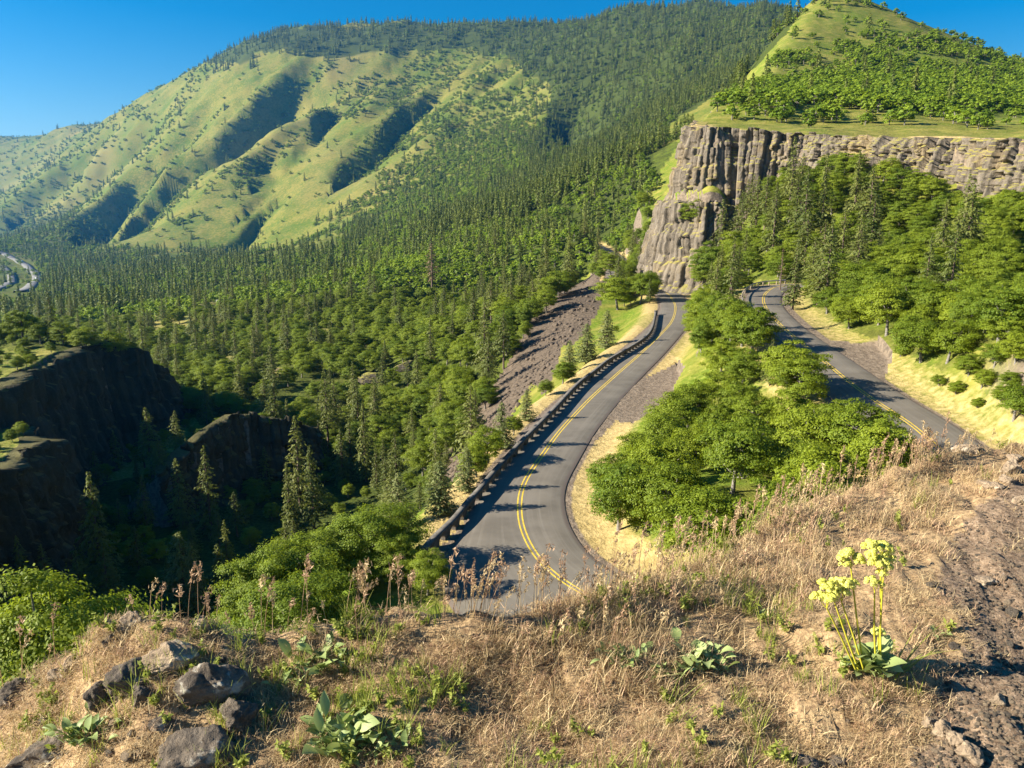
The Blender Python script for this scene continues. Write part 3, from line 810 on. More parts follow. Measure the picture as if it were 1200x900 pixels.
# edge crack where the old shoulder meets the new asphalt
# ------------------------------------------------------------------ parapet wall with arched openings
def parapet(L):
    root = empty('parapet_wall', tuple(L[0]))
    tag(root, 'low dark stone parapet wall with a row of arched openings along the curving road', 'wall')
    s = np.r_[0, np.cumsum(np.linalg.norm(np.diff(L[:, :2], axis=0), axis=1))]
    d, rt = frames(L)
    def P(u, off, z):
        x = np.interp(u, s, L[:, 0]); y = np.interp(u, s, L[:, 1])
        rx = np.interp(u, s, rt[:, 0]); ry = np.interp(u, s, rt[:, 1])
        return np.stack([x + rx * off - L[0, 0], y + ry * off - L[0, 1], z + 0 * x], -1)
    per, H, hw, oh = 2.08, 0.74, 0.20, 0.44
    n = int(s[-1] / per)
    mb = MB()
    for k in range(n):
        u0 = k * per; uc = u0 + per / 2
        us = [u0, u0 + per / 2 - 0.56]; zs = [0, 0]
        arc = [(math.cos(t), math.sin(t)) for t in np.linspace(math.pi, 0, 9)]
        top = np.array([u0] + [uc + 0.56 * c for c, _ in arc] + [u0 + per])
        bot = np.array([-0.3] + [0.05 + oh * v for _, v in arc] + [-0.3])
        # front and back strips above the arch line, and the two jambs
        for off, flip in ((hw, False), (-hw, True)):
            a = P(top, off + 0 * top, np.full(len(top), H)); b = P(top, off + 0 * top, bot)
            b[0, 2] = b[1, 2]; b[-1, 2] = b[-2, 2]
            V = np.vstack([b, a]); m = len(top)
            i = np.arange(m - 1)
            Q = np.stack([i, i + 1, i + m + 1, i + m], -1)
            mb.add(V, Q if not flip else Q[:, ::-1])
            for ua, ub in ((u0, uc - 0.56), (uc + 0.56, u0 + per)):
                uu = np.array([ua, ub, ub, ua])
                V = P(uu, off + 0 * uu, np.array([-0.35, -0.35, 0.05, 0.05]))
                mb.add(V, [[0, 1, 2, 3]] if not flip else [[3, 2, 1, 0]])
        # soffit of the opening
        ua = np.array([uc - 0.56] + [uc + 0.56 * c for c, _ in arc] + [uc + 0.56]); za = np.array([-0.35] + [0.05 + oh * v for _, v in arc] + [-0.35])
        a = P(ua, hw + 0 * ua, za); b = P(ua, -hw + 0 * ua, za)
        m = len(ua); i = np.arange(m - 1)
        mb.add(np.vstack([a, b]), np.stack([i, i + 1, i + m + 1, i + m], -1))
    o = mb.build('masonry', M['masonry'])
    link('masonry', o, root)
    uu = np.linspace(0, n * per, n * 3)
    prof = [(-0.27, H), (-0.27, H + 0.09), (0.27, H + 0.09), (0.27, H), (-0.27, H)]
    V = np.stack([P(uu, np.full(len(uu), a), np.full(len(uu), b)) for a, b in prof], 1)
    k = len(prof); i = np.arange(len(uu) - 1)[:, None] * k + np.arange(k - 1)[None]
    link('coping', mesh('coping', V.reshape(-1, 3), np.stack([i, i + 1, i + k + 1, i + k], -1).reshape(-1, 4), mats=(M['coping'],)), root)
    for u in (-0.35, n * per + 0.35):
        q = P(np.array([np.clip(u, 0, s[-1])]), np.array([0.0]), np.array([0.25]))[0]
        dd = d[0] if u < 1 else d[-1]
        q[:2] += dd * (-0.35 if u < 1 else 0.35)
        b = MB(); b.box((q[0], q[1], 0.25), (0.38, 0.38, 0.68), math.atan2(dd[1], dd[0])); b.box((q[0], q[1], 0.98), (0.44, 0.44, 0.055), math.atan2(dd[1], dd[0]))
        link('end_pier', b.build('end_pier', M['masonry']), root)
parapet(WALL)

# ------------------------------------------------------------------ steel guardrail on the upper bend
_ub = [k for k, p in enumerate(RD) if p[0] > 30 and p[1] > 122 and p[2] > -17.2]
_gl = RD[_ub[0]:_ub[-1] - 22]
_gd, _gr = frames(_gl)
GRL = smooth_line(pline(np.c_[_gl[:, :2] - _gr * 3.75, _gl[:, 2] - 0.12], 0.5), 3)
def guardrail(L):
    root = empty('guardrail', tuple(L[0]))
    tag(root, 'pale steel guardrail on timber posts around the outside of the upper bend', 'guardrail')
    d, rt = frames(L)
    Lr = L - L[0]
    prof = [(0.0, 0.42), (0.05, 0.47), (0.0, 0.54), (0.05, 0.61), (0.0, 0.68), (-0.015, 0.68), (0.03, 0.61), (-0.015, 0.54), (0.03, 0.47), (-0.015, 0.42), (0, 0.42)]
    V = np.stack([np.c_[Lr[:, :2] + rt * a, Lr[:, 2] + b + 0.35] for a, b in prof], 1)
    k = len(prof); i = np.arange(len(L) - 1)[:, None] * k + np.arange(k - 1)[None]
    link('rail', mesh('rail', V.reshape(-1, 3), np.stack([i, i + 1, i + k + 1, i + k], -1).reshape(-1, 4), mats=(M['steel'],)), root)
    pm = MB(); pm.box((0, 0, 0.2), (0.09, 0.09, 0.95))
    pm = pm.build('post', M['timber'])
    for j in range(1, len(L), 4):
        o = link('post', pm, root)
        o.location = (Lr[j, 0] - rt[j, 0] * 0.14, Lr[j, 1] - rt[j, 1] * 0.14, 0)
        o.rotation_euler.z = math.atan2(d[j, 1], d[j, 0])
guardrail(GRL)

# ------------------------------------------------------------------ basalt cliffs
def cliff(name, rim, topz, basez, lean=4.0, colw=(1.0, 2.3), seed=1, step=0.22, rows=64, ledges=(), outward='R', amp=2.0, colamp=0.8, cap=5.0, topfn=None, smooth_top=1.0, mat='basalt'):
    L = smooth_line(pline([(p[0], p[1], 0) for p in rim], step), 6)
    r_ = np.random.default_rng(seed)
    d, rt = frames(L)
    # broad normals keep neighbouring columns from crossing at tight corners
    for _ in range(40):
        rt[1:-1] = 0.25 * rt[:-2] + 0.5 * rt[1:-1] + 0.25 * rt[2:]
    rt = unit(rt)
    if outward == 'L': rt = -rt
    n = len(L)
    u = np.arange(n) * step
    edges = [0.0]
    while edges[-1] < u[-1] + 3: edges.append(edges[-1] + r_.uniform(*colw))
    edges = np.array(edges)
    ci = np.searchsorted(edges, u, side='right') - 1
    f = (u - edges[ci]) / (edges[ci + 1] - edges[ci])
    nc = len(edges)
    big = amp * fbm(np.arange(nc) * 0.16, np.zeros(nc) + seed, 3, seed) + amp * 0.9 * (vnoise(np.arange(nc) / 7.0, np.zeros(nc), seed + 5) - 0.5)
    coff = big + r_.normal(0, colamp * 0.5, nc)
    edge = np.abs(2 * f - 1)
    facet = 0.34 * (1 - edge ** 3) - 0.42 * sstep(0.78, 1.0, edge)
    t = np.linspace(0, 1, rows)
    zt = topz(L[:, 0], L[:, 1]) + r_.normal(0, 0.5, nc)[ci] * smooth_top; zb = basez(L[:, 0] + rt[:, 0] * (lean + 1.5), L[:, 1] + rt[:, 1] * (lean + 1.5))
    zb = np.minimum(zb, zt - 0.5)
    # every column is broken into blocks that stand out or have fallen away
    nb = 12
    bh = r_.gamma(2.0, 0.055, (nc, nb)); bk = np.cumsum(bh, 1) + r_.uniform(-0.08, 0.05, (nc, 1))
    blk = r_.normal(0, colamp * 0.62, (nc, nb + 1)); blk[:, 1:] = 0.45 * blk[:, :-1] + 0.8 * blk[:, 1:]
    fallen = r_.random((nc, nb + 1)) < 0.10
    blk = blk - fallen * colamp * r_.uniform(0.6, 1.8, (nc, nb + 1))
    ton = r_.uniform(0, 1, (nc, nb + 1)) * 0.6 + r_.uniform(0, 0.4, (nc, 1))
    V = np.zeros((n, rows + 2, 3)); TON = np.zeros((n, rows + 2))
    for j, tj in enumerate(t):
        k_ = (tj > bk[ci]).sum(1)
        off = lean * (1 - tj) ** 1.15 + coff[ci] + facet + blk[ci, k_]
        nxt = np.take_along_axis(bk[ci], np.minimum(k_, nb - 1)[:, None], 1)[:, 0]
        prv = np.where(k_ > 0, np.take_along_axis(bk[ci], np.maximum(k_ - 1, 0)[:, None], 1)[:, 0], -9)
        off = off - 0.25 * ((np.abs(nxt - tj) < 0.6 / rows) | (np.abs(tj - prv) < 0.6 / rows))
        TON[:, j] = ton[ci, k_]
        for (t0, dep) in ledges:
            off = off - dep * sstep(t0 - 0.018, t0 + 0.018, tj + 0.07 * fbm(u / 6, np.zeros(n), 2, seed + 9))
        off = off + 0.34 * fbm(u / 0.9, np.full(n, tj * 22.0), 3, seed + 3) + 1.0 * fbm(u / 6.0, np.full(n, tj * 5.0), 2, seed + 4)
        off = off + max(0, 0.12 - tj) * 16
        z = zb - 0.8 + (zt - zb + 0.8) * tj
        V[:, j] = np.c_[L[:, :2] + rt * off[:, None], z]
    tot = sum(dep for _, dep in ledges)
    for j, (inn, dz) in enumerate(((cap * 0.35, 0.12), (cap, 0.05))):
        off = -tot - inn
        xy = L[:, :2] + rt * off
        zz = (topfn or topz)(xy[:, 0], xy[:, 1]) + dz
        V[:, rows + j] = np.c_[xy, zz]
    k = rows + 2
    i = np.arange(n - 1)[:, None] * k + np.arange(k - 1)[None]
    Q = np.stack([i, i + k, i + k + 1, i + 1], -1).reshape(-1, 4)
    if outward == 'L': Q = Q[:, ::-1]
    me = mesh(name, V.reshape(-1, 3), Q, mats=(M[mat],))
    at2 = me.attributes.new('tone', 'FLOAT', 'POINT'); at2.data.foreach_set('value', TON.astype(np.float32).ravel())
    return tag(link(name, me), kind='structure')
up_rim = [p for p in UPPER_RIM if p[1] < 310 and p[0] < 300]
def up_base(x, y):
    return np.where((x < 74) & (y < 330), 1.0, gz(x, y))
cliff('cliff', up_rim, lambda x, y: PLAT(x, y), up_base, lean=2.6, seed=3, rows=84, ledges=((0.52, 0.9), (0.80, 0.7)), outward='R', amp=2.2, colamp=0.95, cap=5)
cliff('cliff', LOWER_RIM, lambda x, y: 1.5 + 0 * x + 0.6 * fbm(x / 4, y / 4, 2, 9), lambda x, y: gz(x, y), lean=4.5, seed=4, rows=64, ledges=((0.35, 0.7), (0.68, 0.8)), outward='R', amp=1.6, colamp=1.05, cap=4)
MN = [p for p in MESA_NEAR if p[0] > -125]
cliff('cliff', MN, lambda x, y: np.interp(y, [40, 75, 112, 150], [-8, -14, -40, -41]) + 1.0 * fbm(x / 9, y / 9, 3, 43), lambda x, y: gz(x, y), lean=5, seed=5, rows=52, outward='R', amp=3.0, colamp=0.9, cap=4, mat='basalt_dark')  # its high end, out of view, is added height that shades the ravine
MF = [p for p in MESA_FAR if p[0] > -170]
def mf_top(x, y):
    t_ = -33.5 + 1.8 * fbm(x / 14, y / 14, 3, 44)
    return np.where(y > 195, t_ - (y - 195) * 0.55, t_)
cliff('cliff', MF, mf_top, lambda x, y: gz(x, y), lean=5, seed=6, rows=52, outward='R', amp=2.6, colamp=0.9, cap=4, mat='basalt_dark')
OC = np.array(OUTCROP)
cliff('rock_outcrop', OUTCROP, lambda x, y: np.interp(y, OC[:, 1], OC[:, 2]), lambda x, y: gz(x, y), lean=3, seed=7, step=0.3, rows=36, outward='R', amp=1.2, colamp=0.8, cap=2.0, smooth_top=1.5, mat='basalt_dark')


# ------------------------------------------------------------------ trees: meshes
def rdir(n, r_):
    v = r_.normal(size=(n, 3)); return unit(v)
def oak_mesh(seed, H=6.0, Rc=2.8, nclump=90, per=210, leaf=0.088, mat='oak_leaf', low=0.10, flat=0.95):
    """broad white oak: (trunk mesh, crown mesh)"""
    r_ = np.random.default_rng(seed)
    tb = MB(); lb = MB()
    lean = r_.normal(0, 0.12, 2) * H * 0.3
    base_h = H * r_.uniform(0.28, 0.38)
    P = np.array([[0, 0, -0.5], [0, 0, 0.0], [lean[0] * .3, lean[1] * .3, base_h * .5], [lean[0] * .6, lean[1] * .6, base_h], [lean[0] * .9, lean[1] * .9, H * .62]])
    tb.tube(P, H * np.array([0.038, 0.034, 0.027, 0.023, 0.010]), 7)
    cen = np.array([lean[0] * .7, lean[1] * .7, H * (1 + low) / 2]); rad = np.array([Rc, Rc * r_.uniform(.85, 1.05), H * (1 - low) / 2])
    C = []
    tries = 0
    lobes = rdir(7, r_); lob = r_.uniform(-0.34, 0.22, 7)
    while len(C) < nclump and tries < 4000:
        tries += 1
        v = rdir(1, r_)[0]
        if v[2] < -0.8: continue
        k = r_.uniform(0.45, 1.0) * (1 + (np.maximum(0, lobes @ v) ** 2 * lob).sum())
        p = cen + v * rad * k
        if any(np.linalg.norm((p - q) / np.array([1, 1, 0.72])) < Rc * 0.17 for q in C): continue
        C.append(p)
    C = np.array(C)
    for i in r_.permutation(len(C))[:11]:
        a = P[3] + (P[4] - P[3]) * r_.uniform(-0.4, 1.0)
        mid = (a + C[i]) / 2 + np.array([0, 0, 0.12 * H]) * r_.uniform(-0.6, 0.6) + r_.normal(0, 0.12, 3)
        tb.tube(np.array([a, mid, C[i]]), H * np.array([0.014, 0.009, 0.003]), 5)
    n = per
    for c in C:
        cr = Rc * r_.uniform(0.14, 0.29)
        v = rdir(n, r_)
        v[:, 2] = np.where(v[:, 2] < -0.25, -v[:, 2] * 0.7, v[:, 2])
        k = np.where(r_.random(n) < 0.15, r_.uniform(0.9, 1.45, n), r_.uniform(0.35, 1.0, n) ** 0.6)
        pos = c + v * (cr * k)[:, None] * np.array([1.15, 1.15, 0.66]) * flat
        N = unit(v * 0.75 + unit(c - cen) * 0.55 + np.array([0, 0, 0.30]) + r_.normal(0, 0.42, (n, 3)))
        A = rdir(n, r_)
        sz = leaf * r_.uniform(0.65, 1.35, n)
        lb.leaves(pos, N, A, sz, sz * 0.62)
    return tb.build('oak_trunk', M['oak_bark'], True), lb.build('oak_crown', M[mat])
def fir_mesh(seed, H=14.0, Rc=2.6, whorl=0.42, nbr=6, nsp=10, mat='fir_needle', bare=0.12, power=0.85, droop=0.25, leaf=0.34, ragged=0.3, gap=0.08):
    """conifer with whorls of branches carrying needle sprays: (trunk mesh, crown mesh)"""
    r_ = np.random.default_rng(seed)
    tb = MB(); lb = MB()
    tb.tube(np.array([[0, 0, -0.6], [0, 0, 0], [0.02 * H * r_.normal() * .3, 0.02 * H * r_.normal() * .3, H * .5], [0, 0, H * .97]]), H * np.array([0.020, 0.018, 0.011, 0.002]), 7)
    z = H * bare
    side = r_.uniform(0, 6.28)
    while z < H * 0.985:
        t = (z / H - bare) / (1 - bare)
        Lm = Rc * ((1 - t) ** power) * (0.55 + 0.45 * min(1, t / 0.10 + 0.35)) + 0.10
        k = max(3, int(nbr * (0.6 + 0.5 * (1 - t))))
        ph = r_.uniform(0, 6.28)
        for b in range(k):
            if r_.random() < gap: continue
            an = ph + b * 6.283 / k + r_.normal(0, 0.25)
            Lb = Lm * r_.uniform(1 - ragged, 1 + ragged * 0.8) * (1 + 0.14 * math.cos(an - side))
            rise = r_.uniform(-0.05, 0.22)
            dv = np.array([math.cos(an), math.sin(an), 0.0]); sv = np.array([-dv[1], dv[0], 0])
            m = max(4, int(nsp * Lb / Rc) + 2)
            q = r_.uniform(0.12, 1.0, m) ** 0.8
            zz = rise * Lb * q - droop * Lb * q ** 2 + r_.normal(0, 0.05, m)
            wsp = 0.30 * Lb * (1 - 0.65 * q) * r_.uniform(-1, 1, m)
            pos = np.array([0, 0, z]) + dv * (q * Lb)[:, None] + sv * wsp[:, None] + np.array([0, 0, 1]) * zz[:, None]
            A = dv + sv * (wsp * 1.6 / (Lb + .1))[:, None] + np.array([0, 0, 1]) * r_.normal(-0.08, 0.22, m)[:, None]
            N = unit(np.array([0, 0, 0.62]) + r_.normal(0, 0.42, (m, 3)) + dv * 0.8)
            sz = leaf * r_.uniform(0.7, 1.25, m) * (0.6 + 0.4 * (1 - t))
            lb.leaves(pos, N, unit(A), sz, sz * 0.42)
            if Lb > 0.8 and b % 2 == 0:
                tb.tube(np.array([[0, 0, z], [dv[0] * Lb * .8, dv[1] * Lb * .8, z + (rise * .8 - droop * .64) * Lb]]), [0.045, 0.012], 4)
        z += whorl * r_.uniform(0.75, 1.25) * (0.65 + 0.45 * (1 - t))
    return tb.build('fir_trunk', M['fir_bark'], True), lb.build('fir_crown', M[mat])
def joined(name, tm, cm):
    a = np.empty(len(tm.vertices) * 3, np.float32); tm.vertices.foreach_get('co', a)
    b = np.empty(len(cm.vertices) * 3, np.float32); cm.vertices.foreach_get('co', b)
    def polys(me):
        li = np.empty(len(me.loops), np.int32); me.loops.foreach_get('vertex_index', li)
        return li.reshape(-1, 4)
    qa, qb = polys(tm), polys(cm)
    return mesh(name, np.r_[a, b].reshape(-1, 3), np.vstack([qa, qb + len(tm.vertices)]), mats=(tm.materials[0], cm.materials[0]), midx=np.r_[np.zeros(len(qa)), np.ones(len(qb))])

OAKS = [oak_mesh(100 + k, 6.0, 2.9 + 0.2 * (k % 3), low=0.06 + 0.04 * (k % 3)) for k in range(6)]
FIRS = [fir_mesh(200 + k, 14.0, 2.9 + 0.3 * (k % 3), nsp=14, nbr=7, ragged=0.25 + 0.1 * (k % 2), bare=(0.10, 0.06, 0.2, 0.12, 0.28)[k], gap=0.06 + 0.05 * (k % 3)) for k in range(5)]
PINES = [fir_mesh(300 + k, 10.0, 2.3, whorl=0.34, nbr=9, nsp=18, mat='pine_needle', power=0.62, droop=0.05, leaf=0.26, ragged=0.25, bare=0.06) for k in range(3)]
SNAGS = [fir_mesh(350 + k, 14.0, 1.9, whorl=0.5, nbr=5, nsp=7, mat='dead_twig', gap=0.3, ragged=0.5, bare=0.25, leaf=0.26) for k in range(2)]
H_OAK, H_FIR, H_PINE = 6.0, 14.0, 10.0

# ------------------------------------------------------------------ scatter (only for what nobody could count)
def scatter(name, label, cat, pts, rz, scl, idx, protos, tilt=None):
    c = bpy.data.collections.new(name + '_kinds')
    for k, me in enumerate(protos):
        o = bpy.data.objects.new('%s_kind_%02d' % (name, k), me)
        c.objects.link(o)
    n = len(pts)
    me = bpy.data.meshes.new(name)
    me.vertices.add(n)
    me.vertices.foreach_set('co', np.asarray(pts, np.float32).ravel())
    a = me.attributes.new('rot', 'FLOAT_VECTOR', 'POINT')
    tl = np.zeros((n, 2)) if tilt is None else tilt
    a.data.foreach_set('vector', np.c_[tl, rz].astype(np.float32).ravel())
    a = me.attributes.new('scl', 'FLOAT_VECTOR', 'POINT')
    scl = np.asarray(scl, float)
    if scl.ndim == 1: scl = np.repeat(scl[:, None], 3, 1)
    a.data.foreach_set('vector', scl.astype(np.float32).ravel())
    a = me.attributes.new('pick', 'INT', 'POINT'); a.data.foreach_set('value', np.asarray(idx, np.int32))
    o = link(name, me)
    g = bpy.data.node_groups.new(name, 'GeometryNodeTree')
    g.interface.new_socket(name='Geometry', in_out='INPUT', socket_type='NodeSocketGeometry')
    g.interface.new_socket(name='Geometry', in_out='OUTPUT', socket_type='NodeSocketGeometry')
    N = g.nodes.new
    gi, go = N('NodeGroupInput'), N('NodeGroupOutput')
    ci = N('GeometryNodeCollectionInfo'); ci.inputs['Collection'].default_value = c
    ci.inputs['Separate Children'].default_value = True; ci.inputs['Reset Children'].default_value = True
    ip = N('GeometryNodeInstanceOnPoints'); ip.inputs['Pick Instance'].default_value = True
    def na(nm, ty):
        q = N('GeometryNodeInputNamedAttribute'); q.data_type = ty; q.inputs['Name'].default_value = nm
        return q.outputs['Attribute']
    e2r = N('FunctionNodeEulerToRotation')
    L = g.links.new
    L(gi.outputs[0], ip.inputs['Points']); L(ci.outputs[0], ip.inputs['Instance'])
    L(na('pick', 'INT'), ip.inputs['Instance Index'])
    L(na('rot', 'FLOAT_VECTOR'), e2r.inputs[0]); L(e2r.outputs[0], ip.inputs['Rotation'])
    L(na('scl', 'FLOAT_VECTOR'), ip.inputs['Scale'])
    L(ip.outputs[0], go.inputs[0])
    o.modifiers.new('scatter', 'NODES').node_group = g
    return tag(o, label, cat, kind='stuff')

# ------------------------------------------------------------------ trees: where they stand
TREES = []     # kind, x, y, z, height, width factor, zone
def add_tree(kind, x, y, H, zone, wf=1.0, label=None):
    TREES.append(dict(kind=kind, x=x, y=y, z=float(gz(np.array([x]), np.array([y]))[0]), H=H, zone=zone, wf=wf, label=label))
def tree_px(kind, px, py_top, Y, zone, wf=1.0, label=None, hmin=2.0, hmax=30):
    """stand a tree at depth Y under picture column px, as tall as its top in the picture"""
    x, y, zt = at(px, py_top, Y)
    zb = float(gz(np.array([x]), np.array([y]))[0])
    add_tree(kind, x, y, min(hmax, max(hmin, zt - zb)), zone, wf, label)
def tree_on(kind, px, py, H, zone, wf=1.0, label=None):
    x, y, z = ground_at(px, py)
    add_tree(kind, x, y, H, zone, wf, label)

# key trees, each with a label of its own
K = tree_px
K('oak', 38, 672, 17, 'near', 0.85, 'round bright oak bush below the rocky ledge, cut by the left picture edge')
K('oak', 432, 590, 50, 'near', 1.25, 'tall open oak with a bare dark trunk below the end of the parapet wall')
K('oak', 345, 628, 46, 'near', 1.1, 'broad oak with the leftmost crown of the clump behind the dry grass')
K('oak', 385, 622, 48, 'near', 1.0, 'oak in the middle of the clump left of the bare-trunked oak')
K('oak', 310, 652, 44, 'near', 0.9, 'low oak at the dark edge of the ravine, left of the clump behind dry grass')
K('oak', 468, 632, 48, 'near', 1.0, 'low shaded oak between the bare-trunked oak and the wall end')
K('oak', 500, 645, 46, 'near', 1.0, 'small dark oak right beside the lower end of the parapet wall')
K('oak', 340, 670, 38, 'near', 1.1, 'small pale oak bush directly behind the tall dry grass stalks')
for px, pt, Y, wf, lb in [
    (103, 550, 112, 1.05, 'lone tall fir rising from the dark ravine in front of the shaded cliff'),
    (120, 643, 104, 1.25, 'short wide fir just below the lone tall fir in the ravine'),
    (47, 636, 106, 0.9, 'small shaded fir at the left edge of the ravine floor'),
    (18, 626, 106, 0.9, 'leftmost small dark fir on the ravine floor'),
    (262, 608, 118, 0.75, 'narrow pointed fir alone on the ravine floor left of the oak clump'),
    (265, 675, 92, 0.7, 'tiny fir low in the ravine beside the leftmost oak of the clump'),
    (170, 476, 158, 1.15, 'tall leafy fir at the left of the group before the sunlit outcrop'),
    (185, 515, 148, 1.05, 'pointed fir standing just left of the rocky outcrop'),
    (165, 555, 140, 0.8, 'little fir below the group left of the outcrop'),
    (205, 535, 143, 1.1, 'bushy fir hugging the left foot of the rocky outcrop'),
    (238, 520, 138, 0.9, 'fir in front of the dark face of the rocky outcrop'),
    (345, 485, 150, 1.1, 'big ragged fir right of the rocky outcrop'),
    (362, 520, 140, 1.0, 'fir just right of the big ragged one beside the outcrop'),
    (335, 540, 138, 0.8, 'small fir at the foot of the big ragged fir beside the outcrop'),
    (380, 430, 190, 1.0, 'tall fir behind the ragged pair near the outcrop'),
    (425, 470, 168, 0.95, 'fir at the left rim of the dark gap below the talus'),
    (440, 520, 160, 0.8, 'slim fir in the dark gap left of the talus foot'),
    (551, 450, 118, 1.05, 'tall dark fir beside the foot of the talus, above the roadside pines'),
    (510, 500, 118, 0.75, 'small slim fir left of the tall dark fir at the talus foot'),
    (568, 345, 200, 1.0, 'tall drooping fir at the shaded edge of the talus'),
    (570, 415, 186, 0.7, 'narrow fir below the drooping fir on the talus edge'),
    (630, 352, 232, 0.8, 'small fir on the upper left edge of the talus slope'),
    (163, 360, 262, 0.62, 'tall sparse fir with bare lower trunk at the end of the left cliff'),
    (128, 380, 285, 0.8, 'left fir of the pair behind the end of the left cliff'),
    (138, 375, 290, 0.8, 'right fir of the pair behind the end of the left cliff'),
    (331, 355, 290, 0.9, 'tall fir on the sunny bench above the ragged pair'),
    (640, 275, 330, 1.0, 'tall fir on the wooded slope left of the road cutting'),
    (667, 275, 320, 1.0, 'fir on the wooded slope just above the talus top'),
    ]:
    K('fir', px, pt, Y, 'key', wf, lb)
K('snag', 505, 280, 430, 'key', 1.3, 'rust-brown dying fir standing above the light green oaks of the bench')
K('snag', 300, 375, 300, 'key', 1.0, 'bare brown fir among the green trees of the bench, behind the rocky outcrop')
K('snag', 918, 290, 158, 'key', 1.0, 'thin dying fir behind the upper bend under the cliff')
for px, pt, Y, wf, lb in [
    (208, 622, 104, 1.1, 'pale bushy pine on the ravine floor, lit from the left'),
    (222, 632, 100, 0.7, 'small pale pine touching the bushy one on the ravine floor'),
    (466, 553, 60, 1.25, 'soft grey-green pine nearest the lower end of the parapet wall'),
    (515, 538, 61, 1.45, 'round grey-green pine, second from the lower end of the parapet wall'),
    (547, 522, 66, 1.2, 'slim grey-green pine close behind the parapet wall'),
    (588, 470, 79, 1.3, 'fluffy pine behind the middle of the parapet wall'),
    (617, 455, 90, 1.2, 'pine between the round bright oak and the fluffy pine by the wall'),
    (688, 378, 132, 1.5, 'wide dark pine just below the upper half of the parapet wall'),
    (712, 362, 146, 1.25, 'pine right of the wide dark pine below the parapet wall'),
    (668, 398, 124, 1.2, 'low pine left of the wide dark pine below the parapet wall')]:
    K('pine', px, pt, Y, 'key', wf, lb)
K('oak', 660, 421, 112, 'key', 1.1, 'round bright green oak on the talus below the parapet wall')
K('oak', 572, 500, 74, 'key', 1.0, 'yellow-green oak bush behind the parapet wall between two pines')
K('oak', 558, 520, 70, 'key', 1.0, 'small yellow-green bush pressed against the back of the parapet wall')
K('oak', 602, 485, 84, 'key', 1.0, 'green bush left of the fluffy pine behind the wall')
K('oak', 640, 445, 104, 'key', 1.0, 'low green bush between the round bright oak and the wall')
K('oak', 725, 323, 215, 'key', 1.25, 'large dense oak left of the far road where it meets the cliff')
K('oak', 752, 318, 212, 'key', 1.0, 'dense oak right beside the far end of the parapet wall')
K('fir', 762, 325, 208, 'key', 0.9, 'fir standing over the far end of the parapet wall')
K('oak', 722, 392, 182, 'key', 0.9, 'rounded low bush on the tan bank outside the parapet wall')
K('fir', 740, 330, 216, 'key', 0.9, 'fir between the two dense oaks at the far end of the wall')
tree_on('oak', 813, 268, 8.5, 'key', 1.0, 'dark round oak clinging to the face of the headland cliff')
tree_on('fir', 929, 363, 11.5, 'key', 0.75, 'sparse fir with pale bare trunk inside the upper bend')
tree_on('oak', 1188, 492, 3.6, 'key', 1.2, 'lone scraggly oak right of the upper road, above the dirt trail')
tree_on('oak', 1110, 425, 4.5, 'key', 1.1, 'rounded oak at the lower corner of the cliff slope, over bright grass')
for px, py, H, lb in [(857, 350, 12, 'tall fir left of the steel guardrail, nearest the bend'), (838, 368, 11, 'fir left of the guardrail, between two oaks'), (832, 345, 9, 'smaller fir near the right foot of the headland cliff')]:
    tree_on('fir', px, py, H, 'key', 0.8, lb)
for px, py, H, lb in [(905, 300, 18, 'dense fir above the upper bend, left one of the cliff-foot firs'), (940, 290, 19, 'tall fir with thin top under the middle of the cliff'), (962, 275, 19, 'tall broken-topped fir below the gap in the cliff'),
                      (985, 315, 15, 'ragged fir over the upper road pullout'), (1000, 262, 17, 'fir at the left end of the tan cliff'), (1125, 300, 14, 'slim fir standing against the tan cliff'), (880, 270, 16, 'fir left under the dark columns of the headland'),
                      (860, 290, 12, 'fir beside the dark round oak of the headland cliff'), (925, 248, 19, 'fir reaching the cliff rim in the middle')]:
    tree_on('fir', px, py, H, 'key', 0.85, lb)

for kd, px, pt, Y, lb in [('oak', 835, 283, 222, 'bright oak at the foot of the headland cliff, right of its lit nose'), ('fir', 848, 232, 224, 'tall fir against the right side of the headland cliff'),
                          ('oak', 862, 266, 218, 'oak below the tall fir of the headland cliff'), ('oak', 826, 306, 224, 'low oak where the cliff foot meets the lower road'), ('fir', 871, 222, 222, 'second tall fir against the headland cliff, farther right'),
                          ('oak', 846, 302, 212, 'oak in front of the headland cliff foot, above the strip between the roads'), ('fir', 890, 205, 218, 'fir that reaches the cliff rim right of the headland'),
                          ('oak', 716, 296, 290, 'oak hiding the far stretch of road left of the cliff, upper one'), ('oak', 704, 312, 282, 'oak on the left verge of the far stretch of road'), ('fir', 722, 280, 300, 'fir in front of the far stretch of road left of the cliff'),
                          ('oak', 738, 306, 258, 'oak between the far road and the headland cliff foot'), ('fir', 731, 290, 268, 'fir beside the far road, nearest the headland cliff')]:
    K(kd, px, pt, Y, 'key', 1.0, lb, 4.0)
OUTS = []
for px, py, rad, h, lb in [(385, 392, 5.5, 2.6, 'tan rocky knob among the oaks of the bench, upper one'), (478, 432, 4.5, 2.4, 'flat-topped rock showing between firs at the edge of the dark gap'), (440, 446, 5.5, 2.2, 'grey broken rock below the flat-topped rock on the bench'),
                           (275, 425, 5.0, 2.4, 'dark rock in the trees above the rocky outcrop'), (330, 440, 4.0, 2.0, 'small dark rock right of the trees above the rocky outcrop'), (245, 362, 9.0, 3.5, 'long dark rock step beyond the sandy clearing')]:
    x, y, z = ground_at(px, py, y0=60)
    OUTS.append((x, y, rad + 2.5, z, rad, h, lb))
